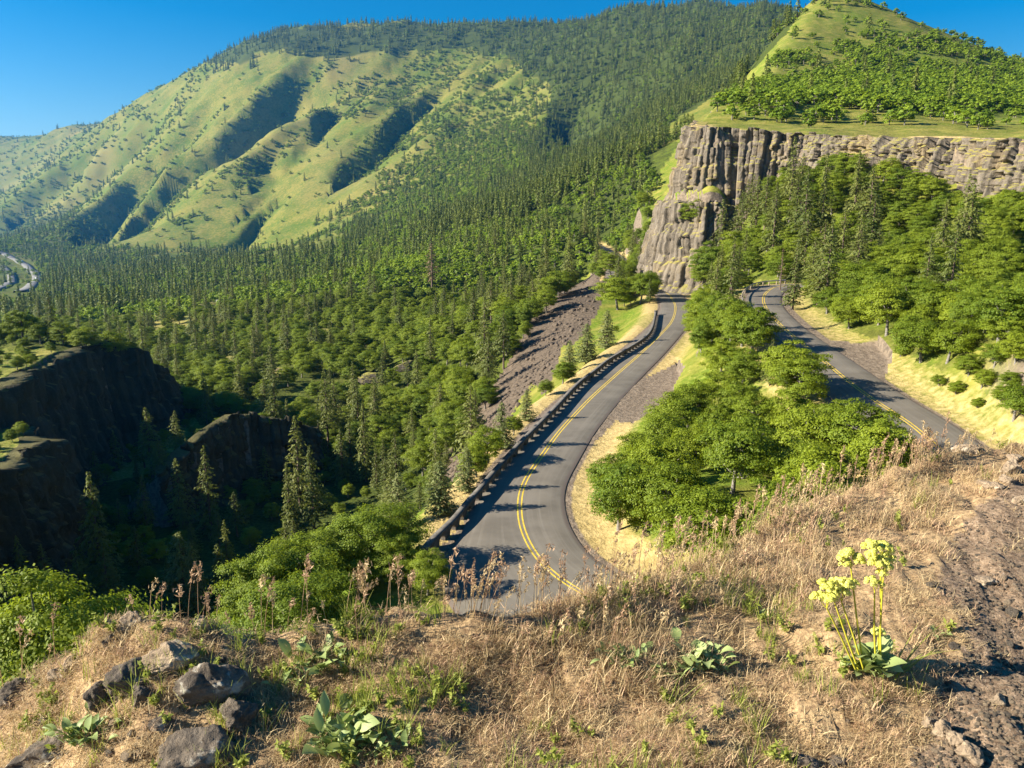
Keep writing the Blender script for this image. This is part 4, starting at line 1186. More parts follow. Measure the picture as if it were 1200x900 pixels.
for k, (px, py, H) in enumerate([(1120, 462, 1.5), (1150, 455, 1.9), (1172, 470, 1.4), (1135, 440, 2.2), (1165, 430, 2.4), (1190, 425, 2.8), (1100, 452, 1.2), (1185, 455, 1.6), (1145, 478, 1.1), (1055, 418, 1.6), (1180, 405, 3.2)]):
    tree_on('oak', px, py, H, 'bank', 1.2)
# filled stands
def dart(cands, rad):
    """thin a list of (x, y, r) so that no two stand closer than their radii allow"""
    cell = 3.0; grid = {}; keep = []
    for i, (x, y) in enumerate(cands):
        r = rad[i]; gx, gy = int(x // cell), int(y // cell); k = int(r // cell) + 1
        ok = True
        for a in range(gx - k, gx + k + 1):
            for b in range(gy - k, gy + k + 1):
                for (qx, qy, qr) in grid.get((a, b), ()):
                    if (qx - x) ** 2 + (qy - y) ** 2 < (0.5 * (r + qr)) ** 2:
                        ok = False; break
                if not ok: break
            if not ok: break
        if ok:
            grid.setdefault((gx, gy), []).append((x, y, r)); keep.append(i)
    return keep
def blocked(x, y):
    d, _, _ = seg_dist(x, y, ROADC)
    b = d < np.where((x > 28) & (y < 185) & (y > 100), 7.4, np.where(x > 28, 6.6, 5.6))
    for p in GRAVEL: b |= in_poly(x, y, p)
    d, _, _ = seg_dist(x, y, WALL)
    b |= d < 2.2
    d, sg, _ = seg_dist(x, y, UPPER_RIM)
    b |= (d * sg > -4.5) & (d * sg < 5)
    d, sg, _ = seg_dist(x, y, LOWER_RIM)
    b |= (d < 4.5)
    for q in OUTS: b |= np.hypot(x - q[0], (y - q[1] + 3) * 0.7) < q[2]
    return b
def fill(zone, poly, xr, yr, n, spacing, pfir, hfir, hoak, extra=None, npine=0.0):
    x = rng.uniform(*xr, n); y = rng.uniform(*yr, n)
    z = gz(x, y)
    px, py, _ = proj(x, y, z)
    m = in_poly(px, py, poly) & ~blocked(x, y)
    m &= ~in_poly(px, py, TALUS_PX) | (y > 300) | (rng.random(len(x)) < 0.03)
    if extra is not None: m &= extra(x, y, z, px, py)
    x, y, z = x[m], y[m], z[m]
    u = rng.random(len(x))
    pf = pfir(x, y, px[m], py[m]) if callable(pfir) else np.full(len(x), pfir)
    isf = u < pf
    H = np.where(isf, rng.uniform(*hfir, len(x)), rng.uniform(*hoak, len(x)))
    # the key trees come first so that nothing grows into them
    kx = np.array([(t['x'], t['y']) for t in TREES]); kr = np.array([spacing * 0.9 for t in TREES])
    cand = np.vstack([kx, np.c_[x, y]]); rad = np.r_[kr, spacing * rng.uniform(0.75, 1.3, len(x))]
    for i in dart(cand, rad):
        j = i - len(kx)
        if j >= 0:
            TREES.append(dict(kind='fir' if isf[j] else 'oak', x=x[j], y=y[j], z=z[j], H=H[j], zone=zone, wf=rng.uniform(0.85, 1.2), label=None))
fill('grove', Z_GROVE, (5, 55), (40, 125), 9000, 4.3, 0.02, (5, 7), (3.8, 6.3))
fill('bend', Z_BEND, (25, 62), (85, 205), 6000, 4.4, 0.22, (8, 12), (4.5, 6.5))
fill('slope', Z_SLOPE, (30, 150), (70, 240), 20000, 4.3, lambda x, y, px, py: np.where(px < 1020, 0.22, 0.07), (9, 15.5), (4.2, 6.6))
fill('headland', [(690, 250), (745, 235), (770, 300), (770, 345), (735, 372), (700, 330), (680, 300)], (10, 60), (215, 560), 5000, 6.0, 0.45, (8, 13), (5, 7.5))
fill('bench', Z_BENCH, (-330, 110), (150, 700), 80000, 5.3, lambda x, y, px, py: 0.09 + 0.22 * (fbm(x / 60, y / 60, 2, 91) > 0.08) + 0.10 * (px > 560), (8, 17), (5, 8.5),
     lambda x, y, z, px, py: (~in_poly(px, py, Z_CLEAR) | (rng.random(len(x)) < 0.12)) & (vnoise(x / 22, y / 22, 92) > 0.20) & ~((y < 175) & (x < -40)))
fill('ravine', [(-60, 560), (60, 590), (150, 480), (200, 530), (330, 530), (330, 560), (540, 540), (500, 600), (470, 640), (300, 760), (-60, 790)], (-120, 10), (75, 185), 9000, 5.2, 0.42, (5, 11), (2.5, 4.5), lambda x, y, z, px, py: z < -40)
fill('mesa', [(-80, 385), (100, 380), (190, 455), (330, 470), (330, 530), (200, 530), (90, 560), (60, 600), (-80, 600)], (-190, -35), (90, 240), 6000, 4.4, 0.06, (4, 7), (1.6, 3.2))

def score(t):
    _, _, d = proj(np.array([t['x']]), np.array([t['y']]), np.array([t['z']]))
    v = t['H'] / d[0]
    return v * (10 if t['label'] else 1)
ZONE = {  # zone -> (oak phrase, fir phrase, group)
    'grove': ('in the grove inside the hairpin between the two roads', 'in the oak grove between the two roads', 'trees in the grove between the roads'),
    'bend': ('in the strip between the lower road and the upper bend', 'in the strip between the lower road and the upper bend', 'trees between lower road and upper bend'),
    'slope': ('on the slope under the tan cliff, above the upper road', 'on the slope under the tan cliff, above the upper road', 'trees under the cliff'),
    'headland': ('beside the far road below the headland cliff', 'beside the far road below the headland cliff', 'trees beside the far road'),
    'bench': ('on the wooded bench beyond the ravine', 'on the wooded bench beyond the ravine', 'trees on the wooded bench'),
    'bank': ('on the grassy bank right of the upper road', 'on the grassy bank right of the upper road', 'shrubs on the bank right of the upper road'),
    'mesa': ('on the flat-topped bluffs left of the ravine', 'on the flat-topped bluffs left of the ravine', 'bushes on the left bluffs'),
    'ravine': ('on the dark ravine floor', 'on the dark ravine floor', 'trees on the ravine floor'),
    'plateau': ('in the belt of trees on the plateau behind the cliff', 'on the plateau behind the cliff', 'trees on the plateau')}

LIM = {'oak': 298, 'fir': 296, 'pine': 60, 'snag': 30}
indiv, rest = [], []
for kind in ('oak', 'fir', 'pine', 'snag'):
    L = sorted([t for t in TREES if t['kind'] == kind], key=score, reverse=True)
    indiv += L[:LIM[kind]]; rest += L[LIM[kind]:]
PROTO = {'oak': (OAKS, H_OAK, 'oak_tree'), 'fir': (FIRS, H_FIR, 'fir_tree'), 'pine': (PINES, H_PINE, 'pine_tree'), 'snag': (SNAGS, H_FIR, 'fir_tree')}
cnt = {}
zoned = {}
for t in indiv:
    if not t['label']:
        zoned.setdefault((t['kind'], t['zone']), []).append(t)
for (kind, zone), L in zoned.items():
    op, fp, g = ZONE[zone]
    hs_ = sorted(t['H'] for t in L)
    lo, hi = hs_[len(hs_) // 3], hs_[2 * len(hs_) // 3]
    for t in L:
        size = 'low' if t['H'] < lo else ('tall' if t['H'] > hi else 'middle-sized')
        nm = {'oak': 'round leafy oak', 'fir': 'pointed dark fir'}[kind]
        t['label'] = '%s %s %s' % (size, nm, op if kind == 'oak' else fp)
        t['group'] = '%s %ss, %s' % (size, kind, g)
NEARLEAF = {}
def place(t, k):
    protos, H0, nm = PROTO[t['kind']]
    tm, cm = protos[k % len(protos)]
    if t['zone'] == 'near':
        if not NEARLEAF:
            for q in range(4):
                NEARLEAF[q] = oak_mesh(400 + q, 6.0, 2.9, nclump=80, per=480, leaf=0.062, mat='oak_leaf_near', low=0.12)
        tm, cm = NEARLEAF[k % 4]
    root = empty(nm, (t['x'], t['y'], t['z'] - 0.05), random.uniform(0, 6.28))
    s = t['H'] / H0
    w = s * t['wf'] * (1.0 if t['kind'] != 'fir' else min(1.25, max(0.8, (14 / t['H']) ** 0.35)))
    root.scale = (w, w, s)
    tag(root, t['label'], {'oak': 'oak tree', 'fir': 'fir tree', 'pine': 'pine tree', 'snag': 'fir tree'}[t['kind']], t.get('group'))
    link('trunk', tm, root); link('crown', cm, root)
for k, t in enumerate(indiv):
    place(t, k)

# ------------------------------------------------------------------ far woods: countless, so one object for each kind
def far_fir(seed):
    r_ = np.random.default_rng(seed)
    return joined('far_fir', *fir_mesh(seed, 14.0, 2.6, whorl=0.95, nbr=5, nsp=3, mat='far_fir', leaf=0.95, gap=0.03, bare=0.05, ragged=0.25))
def far_oak(seed):
    return joined('far_oak', *oak_mesh(seed, 6.0, 3.0, nclump=22, per=16, leaf=0.44, mat='far_oak', low=0.05))
FF = [far_fir(500 + k) for k in range(4)]; FO = [far_oak(520 + k) for k in range(4)]
MF_ = [joined('bench_fir', *FIRS[k]) for k in range(3)]; MO_ = [joined('bench_oak', *OAKS[k]) for k in range(3)]
fp, fs, fi = [], [], []; op_, os_, oi_ = [], [], []
for t in rest:
    if t['kind'] == 'oak':
        op_.append((t['x'], t['y'], t['z'] - 0.05)); os_.append((t['H'] / H_OAK * t['wf'],) * 2 + (t['H'] / H_OAK,)); oi_.append(4 + rng.integers(3) if t['y'] < 420 else rng.integers(4))
    else:
        fp.append((t['x'], t['y'], t['z'] - 0.05)); fs.append((t['H'] / H_FIR * 1.05 * t['wf'],) * 2 + (t['H'] / H_FIR,)); fi.append(4 + rng.integers(3) if t['y'] < 420 else rng.integers(4))
n = 200000
a = rng.uniform(R(-44), R(40), n); sv = rng.uniform(math.log(300), math.log(6800), n)
r = np.exp(sv); x = r * np.sin(a); y = r * np.cos(a) + APEX_Y
z = gz(x, y); px, py, _ = proj(x, y, z)
_d, _s, _ = seg_dist(x, y, UPPER_RIM); rsd = _d * _s
front = ~((rsd > 0) & (y < 1150))
nz1 = fbm(x / 120, y / 120, 3, 95); nz2 = fbm(x / 45, y / 45, 3, 96); nz3 = fbm(x / 30, y / 30, 2, 97)
ex = 8.0
slope_e = (gz(x + 40, y) - gz(x - 40, y)) / 80        # negative where the ground falls to the right, away from the sun
pf = np.zeros(n); po = np.zeros(n)
mead = front & (y > 1300)
nzd = fbm((0.89 * x - 0.46 * y) / 80, (0.46 * x + 0.89 * y) / 330, 3, 98)
nzb = fbm(x / 260, y / 260, 2, 94)
po[mead] = (0.03 + 0.95 * sstep(-0.04, 0.16, 0.55 * nz1 + 0.5 * nzd + 0.35 * nzb + 0.9 * np.clip(-slope_e - 0.02, -0.1, 0.5)))[mead]
pf[mead] = np.clip(0.01 + 0.06 * (nz1 > 0.3), 0, 1)[mead]
for poly, vf, vo in ((F_LEFT, 0.10, 0.45), (F_VALLEY, 0.20, 0.66), (F_OAK, 0.10, 0.85), (F_CON, 0.52, 0.40), (F_RIDGE, 0.95, 0.05)):
    m = in_poly(px + 26 * nz2 + 22 * nz1, py + 14 * nz1 + 8 * nz2, poly) & front
    pf[m] = vf; po[m] = vo
m = in_poly(px, py, Z_CLEAR); pf[m] = 0.05; po[m] = 0.3
near_bench = in_poly(px, py, Z_BENCH) & front & (y < 700)
pf[near_bench] = 0; po[near_bench] = 0
onp = (rsd > 6) & (y < 1150)
po[onp] = (0.06 + 0.80 * sstep(-0.06, 0.26, 0.6 * nz2 + 0.5 * nz1))[onp]; pf[onp] = 0.002
m = in_poly(px, py, PLATE_BELT) & onp
po[m] = 0.96; pf[m] = 0.008
m = onp & (py > 132); po[m] = 0.05; pf[m] = 0.0
HW = np.array([(-60, 298), (30, 298), (60, 330), (30, 352), (-60, 370)])
m = in_poly(px, py, [tuple(p) for p in HW]); pf[m] *= 0.12; po[m] *= 0.12
u = rng.random(n)
isf = u < pf; iso = (~isf) & (u < pf + po)
# how crowded they stand: fewer candidates where the picture shows them larger
thin = np.where(y < 900, 0.28, np.where(in_poly(px, py, F_RIDGE) | ((y > 1700) & in_poly(px, py, F_CON)), 0.62, np.where(mead, 0.8, 0.45))) * np.where(onp, 1.5, 1.0)
keep = rng.random(n) < thin
vis = (px > -60) & (px < 1260)
isf &= keep & vis; iso &= keep & vis
def sel(m, hlo, hhi, H0):
    h = rng.uniform(hlo, hhi, m.sum()) * np.clip((r[m] / 1500) ** 0.25, 0.75, 1.3)
    return np.c_[x[m], y[m], z[m] - 0.2], np.c_[h / H0 * 1.15, h / H0 * 1.15, h / H0]
P1, S1_ = sel(isf, 12, 25, H_FIR)
P2, S2_ = sel(iso, 4.5, 9.5, H_OAK)
S2_[(y[iso] > 1300)] *= 1.15
fp = np.vstack([np.array(fp).reshape(-1, 3), P1]); fs = np.vstack([np.array(fs).reshape(-1, 3), S1_]); fi = np.r_[np.array(fi, int), rng.integers(0, 4, len(P1))]
op_ = np.vstack([np.array(op_).reshape(-1, 3), P2]); os_ = np.vstack([np.array(os_).reshape(-1, 3), S2_]); oi_ = np.r_[np.array(oi_, int), rng.integers(0, 4, len(P2))]
scatter('fir_forest', 'dark fir forest covering the bench and the far mountainside', 'forest', fp, rng.uniform(0, 6.28, len(fp)), fs, fi, FF + MF_)
scatter('oak_woodland', 'light green oak woodland over the valley, mountain and plateau', 'woodland', op_, rng.uniform(0, 6.28, len(op_)), os_, oi_, FO + MO_)


# ------------------------------------------------------------------ scree, highway, trucks
def ico(sub):
    import bmesh
    bm = bmesh.new()
    bmesh.ops.create_icosphere(bm, subdivisions=sub, radius=1)
    V = np.array([v.co[:] for v in bm.verts]); T = np.array([[v.index for v in f.verts] for f in bm.faces])
    bm.free()
    return V, T
ICO = {k: ico(k) for k in (2, 3, 5)}
def stone(name, seed, mat, dims=(1, 1, 1), sub=5, cuts=9, rough=0.10, fine=0.03):
    """angular weathered stone of half sizes dims"""
    r_ = np.random.default_rng(seed)
    V, T = ICO[sub]
    V = V.copy()
    for _ in range(cuts):
        nrm = rdir(1, r_)[0]; dd = r_.uniform(0.55, 0.9)
        k = V @ nrm - dd
        V -= np.where(k > 0, k * 0.92, 0)[:, None] * nrm
    o = r_.uniform(0, 90, 3)
    def n3(f, seed):
        return (vnoise(V[:, 0] * f + V[:, 2] * f * .6 + o[0], V[:, 1] * f - V[:, 2] * f * .5 + o[1], seed) + vnoise(V[:, 2] * f + o[2], V[:, 0] * f * .8 + V[:, 1] * f * .6, seed + 1) - 1)
    V = V * (1 + rough * n3(2.2, 3) + rough * 0.6 * n3(5, 4) + fine * n3(13, 5) + fine * 0.6 * n3(30, 6))[:, None]
    return mesh(name, V * np.array(dims), None, T, smooth=False, mats=(mat,))
for k, (x, y, rr_, z, rad, h, lb) in enumerate(OUTS):
    me = stone('rock_outcrop', 640 + k, M['basalt_grey'], (rad, rad * 0.7, h), 5, 12, 0.16, 0.06)
    o = link('rock_outcrop', me, None, (x, y, z + h * 0.25)); tag(o, lb, 'rock outcrop')
SCREE = [stone('scree_stone', 600 + k, M['scree_rock'], (1, 0.8, 0.6), 2, 8, 0.05, 0) for k in range(4)]
q = rng.uniform(500, 745, 16000), rng.uniform(295, 565, 16000)
m = in_poly(*q, TALUS_PX)
hx, hy, hz_, ok = hit(q[0][m], q[1][m], y0=40, y1=500)
m2 = ok & (hy > 110)
pts = np.c_[hx, hy, hz_][m2][:5200]
pts = pts[rng.random(len(pts)) < np.clip(0.75 + fbm(pts[:, 0] / 7, pts[:, 1] / 7, 3, 99), 0.1, 1)]
sc_ = 0.15 + 0.8 * rng.random(len(pts)) ** 5
scatter('scree', 'grey brown scree of broken basalt sliding down from the road', 'scree', pts, rng.uniform(0, 6.28, len(pts)), sc_, rng.integers(0, 4, len(pts)), SCREE, rng.normal(0, 0.4, (len(pts), 2)))

def draped(name, px_line, width, lift, mat, y0=300):
    L = np.array([ground_at(a, b, y0=y0) for a, b in px_line])
    L = smooth_line(pline(L, max(3, width)), 4)
    L[:, 2] = gz(L[:, 0], L[:, 1])
    L = np.c_[L[:, :2], smooth_line(L, 6)[:, 2]]
    V, Q = ribbon(L, [-width / 2 - 2, -width / 2, width / 2, width / 2 + 2], lift)
    V = V.reshape(len(L), 4, 3); V[:, 0, 2] -= lift + 3; V[:, 3, 2] -= lift + 3
    o = link(name, mesh(name, V.reshape(-1, 3), Q, mats=(mat,)))
    return tag(o, kind='structure'), L
hw, HWL = draped('highway', [(-40, 288), (-10, 293), (8, 299), (22, 306), (34, 314), (42, 321), (43, 329), (36, 337), (24, 345)], 13, 2.2, M['concrete_far'], 900)
hw2, HWL2 = draped('highway', [(-30, 305), (0, 312), (9, 319), (14, 326), (10, 333), (-5, 341), (-30, 350)], 11, 2.2, M['concrete_far'], 900)
draped('road_far_bend', [(112, 349), (122, 351), (131, 355)], 7, 1.5, M['concrete_far'], 500)[0].name = 'road'
draped('road_far_bend', [(225, 354), (240, 352), (262, 355)], 6, 1.5, M['concrete_far'], 500)[0].name = 'road'
def truck(loc, ang, label):
    root = empty('truck', loc, ang)
    tag(root, label, 'truck', 'trucks on the far highway')
    b = MB(); b.box((-1.6, 0, 2.3), (4.6, 1.25, 1.45)); link('cargo_box', b.build('cargo_box', M['truck_paint']), root)
    b = MB(); b.box((-1.0, 0, 0.72), (5.4, 0.5, 0.13)); link('chassis', b.build('chassis', M['truck_dark']), root)
    b = MB(); b.box((4.4, 0, 1.75), (1.15, 1.2, 1.0)); b.box((5.75, 0, 1.25), (0.45, 1.1, 0.5)); link('cab', b.build('cab', M['truck_paint']), root)
    b = MB(); b.box((5.5, 0, 2.15), (0.06, 1.0, 0.42)); link('windscreen', b.build('windscreen', M['truck_dark']), root)
    for x_ in (4.7, -3.0, -4.4):
        for y_ in (-1.1, 1.1):
            w = MB(); w.tube(np.array([[0, -0.17, 0], [0, 0.17, 0]]), 0.5, 14)
            th = np.arange(14) * 2 * math.pi / 14
            for yy in (-0.17, 0.17):
                w.add(np.vstack([[0, yy, 0], np.c_[0.5 * np.cos(th), np.full(14, yy), 0.5 * np.sin(th)]]), None, [[0, 1 + k, 1 + (k + 1) % 14] for k in range(14)])
            o = link('wheel', w.build('wheel', M['truck_dark']), root); o.location = (x_, y_, 0.5)
for L, k, lb in ((HWL, 0.36, 'white truck farther along the distant highway, where it enters from the left'), (HWL, 0.70, 'white truck on the tight curve of the distant highway')):
    i = int(k * len(L))
    d = L[i + 1] - L[i - 1]
    truck((L[i, 0], L[i, 1], L[i, 2] + 2.25), math.atan2(d[1], d[0]), lb)

# ------------------------------------------------------------------ foreground: rocks
def rock_at(px, py, wpx, hpx, seed, label, mat='rock_grey', dpt=0.8, sink=0.34, rz=None, group=None, name='rock'):
    x, y, z = ground_at(px, py + hpx * 0.25)
    _, _, d = proj(np.array([x]), np.array([y]), np.array([z]))
    w = wpx / FPX * d[0] / 2; h = hpx / FPX * d[0] / 2
    me = stone(name, seed, M[mat], (w, w * dpt, h * 1.15), 5, 14, 0.20, 0.055)
    o = link(name, me, None, (x, y + w * 0.2, z + h * (0.9 - 2 * sink)))
    o.rotation_euler = (0, 0, rz if rz is not None else random.uniform(0, 6.28))
    return tag(o, label, 'rock', group)
rock_at(250, 800, 86, 64, 701, 'big lichen-spotted grey boulder with a dark right side, largest of the rocks', rz=0.2, sink=0.34)
rock_at(277, 838, 60, 46, 702, 'dark wedge of rock in the shade under the biggest boulder', rz=2.2)
rock_at(150, 797, 62, 44, 703, 'rounded grey rock left of the biggest boulder', rz=0.6)
rock_at(118, 812, 40, 36, 704, 'small grey rock leaning on the left of the rounded grey rock', rz=1.3)
rock_at(165, 815, 34, 28, 705, 'small dark rock in front of the rounded grey rock', rz=2.0)
rock_at(203, 771, 64, 30, 706, 'flat tan slab of rock behind the biggest boulder', 'rock_tan', rz=0.1, sink=0.3)
rock_at(150, 728, 36, 22, 707, 'pale rock on the crest of the rocky ledge, left one', 'rock_tan', rz=0.4)
rock_at(233, 730, 26, 14, 708, 'small pale rock on the crest of the rocky ledge, right one', 'rock_tan', rz=0.9)
rock_at(215, 886, 104, 54, 709, 'sharp-edged grey rock with a lit crest at the bottom edge below the biggest boulder', rz=0.35, sink=0.32)
rock_at(52, 886, 104, 44, 710, 'flat dark rock in the bottom left corner', rz=0.2)
rock_at(20, 808, 46, 30, 711, 'dark rock at the left edge under the oak bush', rz=0.5)
rock_at(68, 790, 30, 20, 712, 'brown rock half buried under the oak bush', 'rock_tan', rz=0.5)
rock_at(185, 848, 30, 22, 713, 'small rock between the boulder and the leafy plant', 'rock_grey', rz=0.5)
rock_at(85, 775, 26, 22, 714, 'tan rock on the left shoulder of the rocky ledge', 'rock_tan', rz=1.5)
rock_at(128, 752, 22, 18, 715, 'little dark rock on the slope of the rocky ledge', rz=1.5)
rock_at(945, 896, 34, 24, 716, 'dark rounded stone cut by the bottom edge, left of the pale stones', rz=0.4)
rock_at(980, 892, 30, 20, 717, 'dark blue-grey stone beside the rounded stone at the bottom edge', rz=1.4)
for k, (px, py, w, h, lb) in enumerate([(1090, 848, 26, 18, 'topmost pale stone of the chain of stones beside the trail'), (1106, 854, 28, 22, 'second pale stone from the top of the chain beside the trail'),
                                        (1122, 868, 30, 22, 'third pale stone from the top of the chain beside the trail'), (1138, 884, 36, 24, 'lowest and widest pale stone of the chain beside the trail')]):
    rock_at(px, py, w, h, 730 + k, lb, 'rock_tan', rz=0.8 * k)
rock_at(1171, 820, 22, 14, 740, 'single brown stone lying on the dirt trail', 'rock_tan', rz=0.6)
rock_at(1155, 681, 26, 9, 741, 'thin pale slab lying on the dirt trail', 'rock_tan', rz=0.1)
for k, (px, py, w, h, lb) in enumerate([(1186, 548, 26, 24, 'largest pale boulder at the right edge of the trail'), (1189, 536, 18, 12, 'small pale stone on top of the trail edge group'), (1180, 562, 22, 14, 'low pale stone below the largest trail edge boulder'),
                                        (1162, 568, 28, 12, 'flat brown stone left of the trail edge boulders'), (1135, 527, 30, 14, 'brown stone on the crest where the trail meets the road view'), (1196, 586, 26, 14, 'wide tan stone at the right edge, lowest of the trail edge group')]):
    rock_at(px, py, w, h, 750 + k, lb, 'rock_tan', rz=0.7 * k)

_r = np.random.default_rng(5)
_sm = [stone('rock', 770 + k, M['rock_grey' if k % 3 else 'rock_tan'], (1, 0.8, 0.7), 3, 10, 0.16, 0.05) for k in range(6)]
for k in range(30):
    a_, b_ = (_r.uniform(20, 320), _r.uniform(745, 890)) if k < 22 else (_r.uniform(1090, 1195), _r.uniform(640, 880))
    x, y, z = ground_at(a_, b_)
    o = link('rock', _sm[k % 6], None, (x, y, z + 0.002))
    q_ = _r.uniform(0.012, 0.03); o.scale = (q_, q_, q_); o.rotation_euler = (0, 0, _r.uniform(0, 6.28))
    tag(o, 'small loose stone lying between the boulders of the rocky ledge' if k < 22 else 'small loose stone lying on the dirt trail', 'rock', 'small stones on the rocky ledge' if k < 22 else 'small stones on the trail')

# ------------------------------------------------------------------ foreground: grass
def blade_strip(mb, p0, L, az, lean, curl, w, seg=3, tw=0.0):
    """one flat tapering blade that bends over"""
    t = np.linspace(0, 1, seg + 1)
    ang = lean + curl * t
    dz = np.cos(ang); dh = np.sin(ang)
    st = L / seg
    h = np.r_[0, np.cumsum(dh[:-1] * st)]; z = np.r_[0, np.cumsum(dz[:-1] * st)]
    c = np.c_[h * math.cos(az), h * math.sin(az), z] + p0
    sd = np.array([-math.sin(az + tw), math.cos(az + tw), 0])
    ww = w * (1 - t * 0.85)
    V = np.stack([c - sd * ww[:, None], c + sd * ww[:, None]], 1).reshape(-1, 3)
    i = np.arange(seg) * 2
    mb.add(V, np.stack([i, i + 1, i + 3, i + 2], -1))
    return c
def tuft(seed, n, lmin, lmax, w, rad, mat, lean=(0.1, 1.1), curl=(0.2, 1.6)):
    r_ = np.random.default_rng(seed); mb = MB()
    for _ in range(n):
        a = r_.uniform(0, 6.28); rr = rad * math.sqrt(r_.random())
        blade_strip(mb, np.array([rr * math.cos(a), rr * math.sin(a), -0.008]), r_.uniform(lmin, lmax), r_.uniform(0, 6.28), r_.uniform(*lean), r_.uniform(*curl), w * r_.uniform(0.6, 1.3), 3, r_.normal(0, 0.5))
    return mb.build('tuft', mat)
def stalk(seed, H, mat, nod=0.5, head=0.05):
    r_ = np.random.default_rng(seed); mb = MB()
    t = np.linspace(0, 1, 8)
    ang = 0.05 + r_.uniform(0.05, 0.25) * t + nod * np.maximum(0, t - 0.65) * 2.2
    P = np.c_[np.r_[0, np.cumsum(np.sin(ang[:-1]))], np.zeros(8), np.r_[0, np.cumsum(np.cos(ang[:-1]))]] * H / 7
    mb.tube(P, np.linspace(0.0013, 0.0007, 8), 4)
    n = 34
    q = r_.uniform(0.72, 1.03, n)
    C = np.stack([np.interp(q, t, P[:, k]) for k in range(3)], 1)
    wd = head * 0.30 * np.sin(np.clip((q - 0.70) / 0.34, 0.05, 1) * math.pi) ** 0.7
    C = C + r_.normal(0, 1, (n, 3)) * wd[:, None] * 0.5 + np.c_[np.zeros(n), np.zeros(n), -np.abs(r_.normal(0, 0.004, n))]
    A = unit(np.array([0.35, 0, 1.0]) + r_.normal(0, 0.5, (n, 3)))
    mb.leaves(C, unit(r_.normal(size=(n, 3))), A, r_.uniform(0.006, 0.012, n), r_.uniform(0.0016, 0.003, n))
    return mb.build('stalk', mat)
DRY = [tuft(800 + k, 42, 0.02, 0.065, 0.0012, 0.055, M['straw']) for k in range(5)] + [tuft(805 + k, 40, 0.02, 0.06, 0.0012, 0.05, M['straw_red']) for k in range(2)]
MAT_ = [tuft(810 + k, 60, 0.012, 0.036, 0.0012, 0.06, M['straw'], (0.7, 1.5), (0.2, 1.4)) for k in range(3)] + [tuft(814, 60, 0.012, 0.034, 0.0012, 0.06, M['straw_red'], (0.7, 1.5), (0.2, 1.4))]
GREEN = [tuft(820 + k, 20, 0.04, 0.12, 0.0016, 0.03, M['green_blade'], (0.0, 0.5), (0.1, 0.9)) for k in range(4)]
def weed(seed):
    r_ = np.random.default_rng(seed); mb = MB()
    for b in range(3):
        a0 = r_.uniform(0, 6.28); H = r_.uniform(0.03, 0.07)
        P = np.array([[0, 0, 0], [0.2 * H * math.cos(a0), 0.2 * H * math.sin(a0), 0.6 * H], [0.4 * H * math.cos(a0), 0.4 * H * math.sin(a0), H]])
        mb.tube(P, 0.0012, 4)
        n = 16; q = r_.uniform(0.2, 1, n)
        C = np.stack([np.interp(q, [0, .6, 1], P[:, k]) for k in range(3)], 1)
        A = rdir(n, r_); A[:, 2] = np.abs(A[:, 2]) * 0.7
        A = unit(A)
        mb.leaves(C + A * 0.008, unit(np.array([0, 0, 1.0]) + r_.normal(0, 0.5, (n, 3))), A, r_.uniform(0.007, 0.013, n), r_.uniform(0.0025, 0.005, n))
    return mb.build('weed', M['green_blade'])
WEED = [weed(830 + k) for k in range(4)]
STALK = [stalk(840 + k, (0.17, 0.2, 0.23, 0.26)[k % 4], M['straw_red'] if k % 2 else M['straw'], nod=(0.2, 0.5, 0.9)[k % 3]) for k in range(8)]

RIMPX = [(-60, 830), (10, 803), (62, 778), (98, 742), (150, 722), (210, 724), (300, 737), (400, 713), (500, 710), (560, 712), (640, 708), (700, 694), (780, 672), (860, 628), (960, 584), (1050, 549), (1130, 527), (1200, 517), (1300, 505)]
rx, ry = zip(*RIMPX)
def fg_sample(n, top=-6, bottom=960, x0=-200, x1=1480):
    n = int(n * 1.3)
    px = rng.uniform(x0, x1, n); py = np.interp(px, rx, ry) + top + (bottom - np.interp(px, rx, ry) - top) * rng.random(n) ** 1.25
    x, y, z, ok = hit(px, py, y0=1.2, y1=9, n=500)
    return px[ok], py[ok], x[ok], y[ok], z[ok]
ROCKY = [(60, 790), (110, 735), (160, 722), (250, 726), (310, 790), (330, 850), (300, 920), (-40, 920), (-40, 800)]
def density(px, py, x, y):
    f = np.clip(0.62 + 1.5 * fbm(x / 0.20, y / 0.20, 3, 77), 0.08, 1)
    f = np.where(in_poly(px + 14 * fbm(x / .15, y / .15, 2, 78), py, Z_DIRT), 0.035, f)
    f = np.where(in_poly(px, py, ROCKY), f * 0.45, f)
    f = np.where(in_poly(px, py, [(590, 870), (660, 860), (700, 905), (650, 960), (560, 960)]), f * 0.35, f)
    return f
px, py, x, y, z = fg_sample(13000)
k = rng.random(len(px)) < density(px, py, x, y)
n = k.sum()
pick = np.where(rng.random(n) < 0.80, rng.integers(7, 11, n), np.where(rng.random(n) < 0.72, rng.integers(0, 5, n), rng.integers(5, 7, n)))
right_rim = (px[k] > 640) & (py[k] - np.interp(px[k], rx, ry) < 130)
sc_ = rng.uniform(0.75, 1.25, n) * np.where(right_rim, 1.3, 1.0)
pick = np.where(right_rim & (rng.random(n) < 0.6), rng.integers(0, 7, n), pick)
scatter('dry_grass', 'matted dry straw-coloured grass covering the viewpoint edge', 'grass', np.c_[x, y, z][k], rng.uniform(0, 6.28, n), sc_, pick, DRY + MAT_, rng.normal(0, 0.15, (n, 2)))
px, py, x, y, z = fg_sample(4200)
gm = np.clip(1.8 * fbm(x / 0.35, y / 0.35, 3, 79) + 0.42, 0, 1)
gm = 0.72 * gm * np.where((px > 400) & (px < 1010), 1.0, 0.25) * np.where(in_poly(px, py, Z_DIRT), 0.12, 1) * np.where(py - np.interp(px, rx, ry) > 125, 0.35, 1)
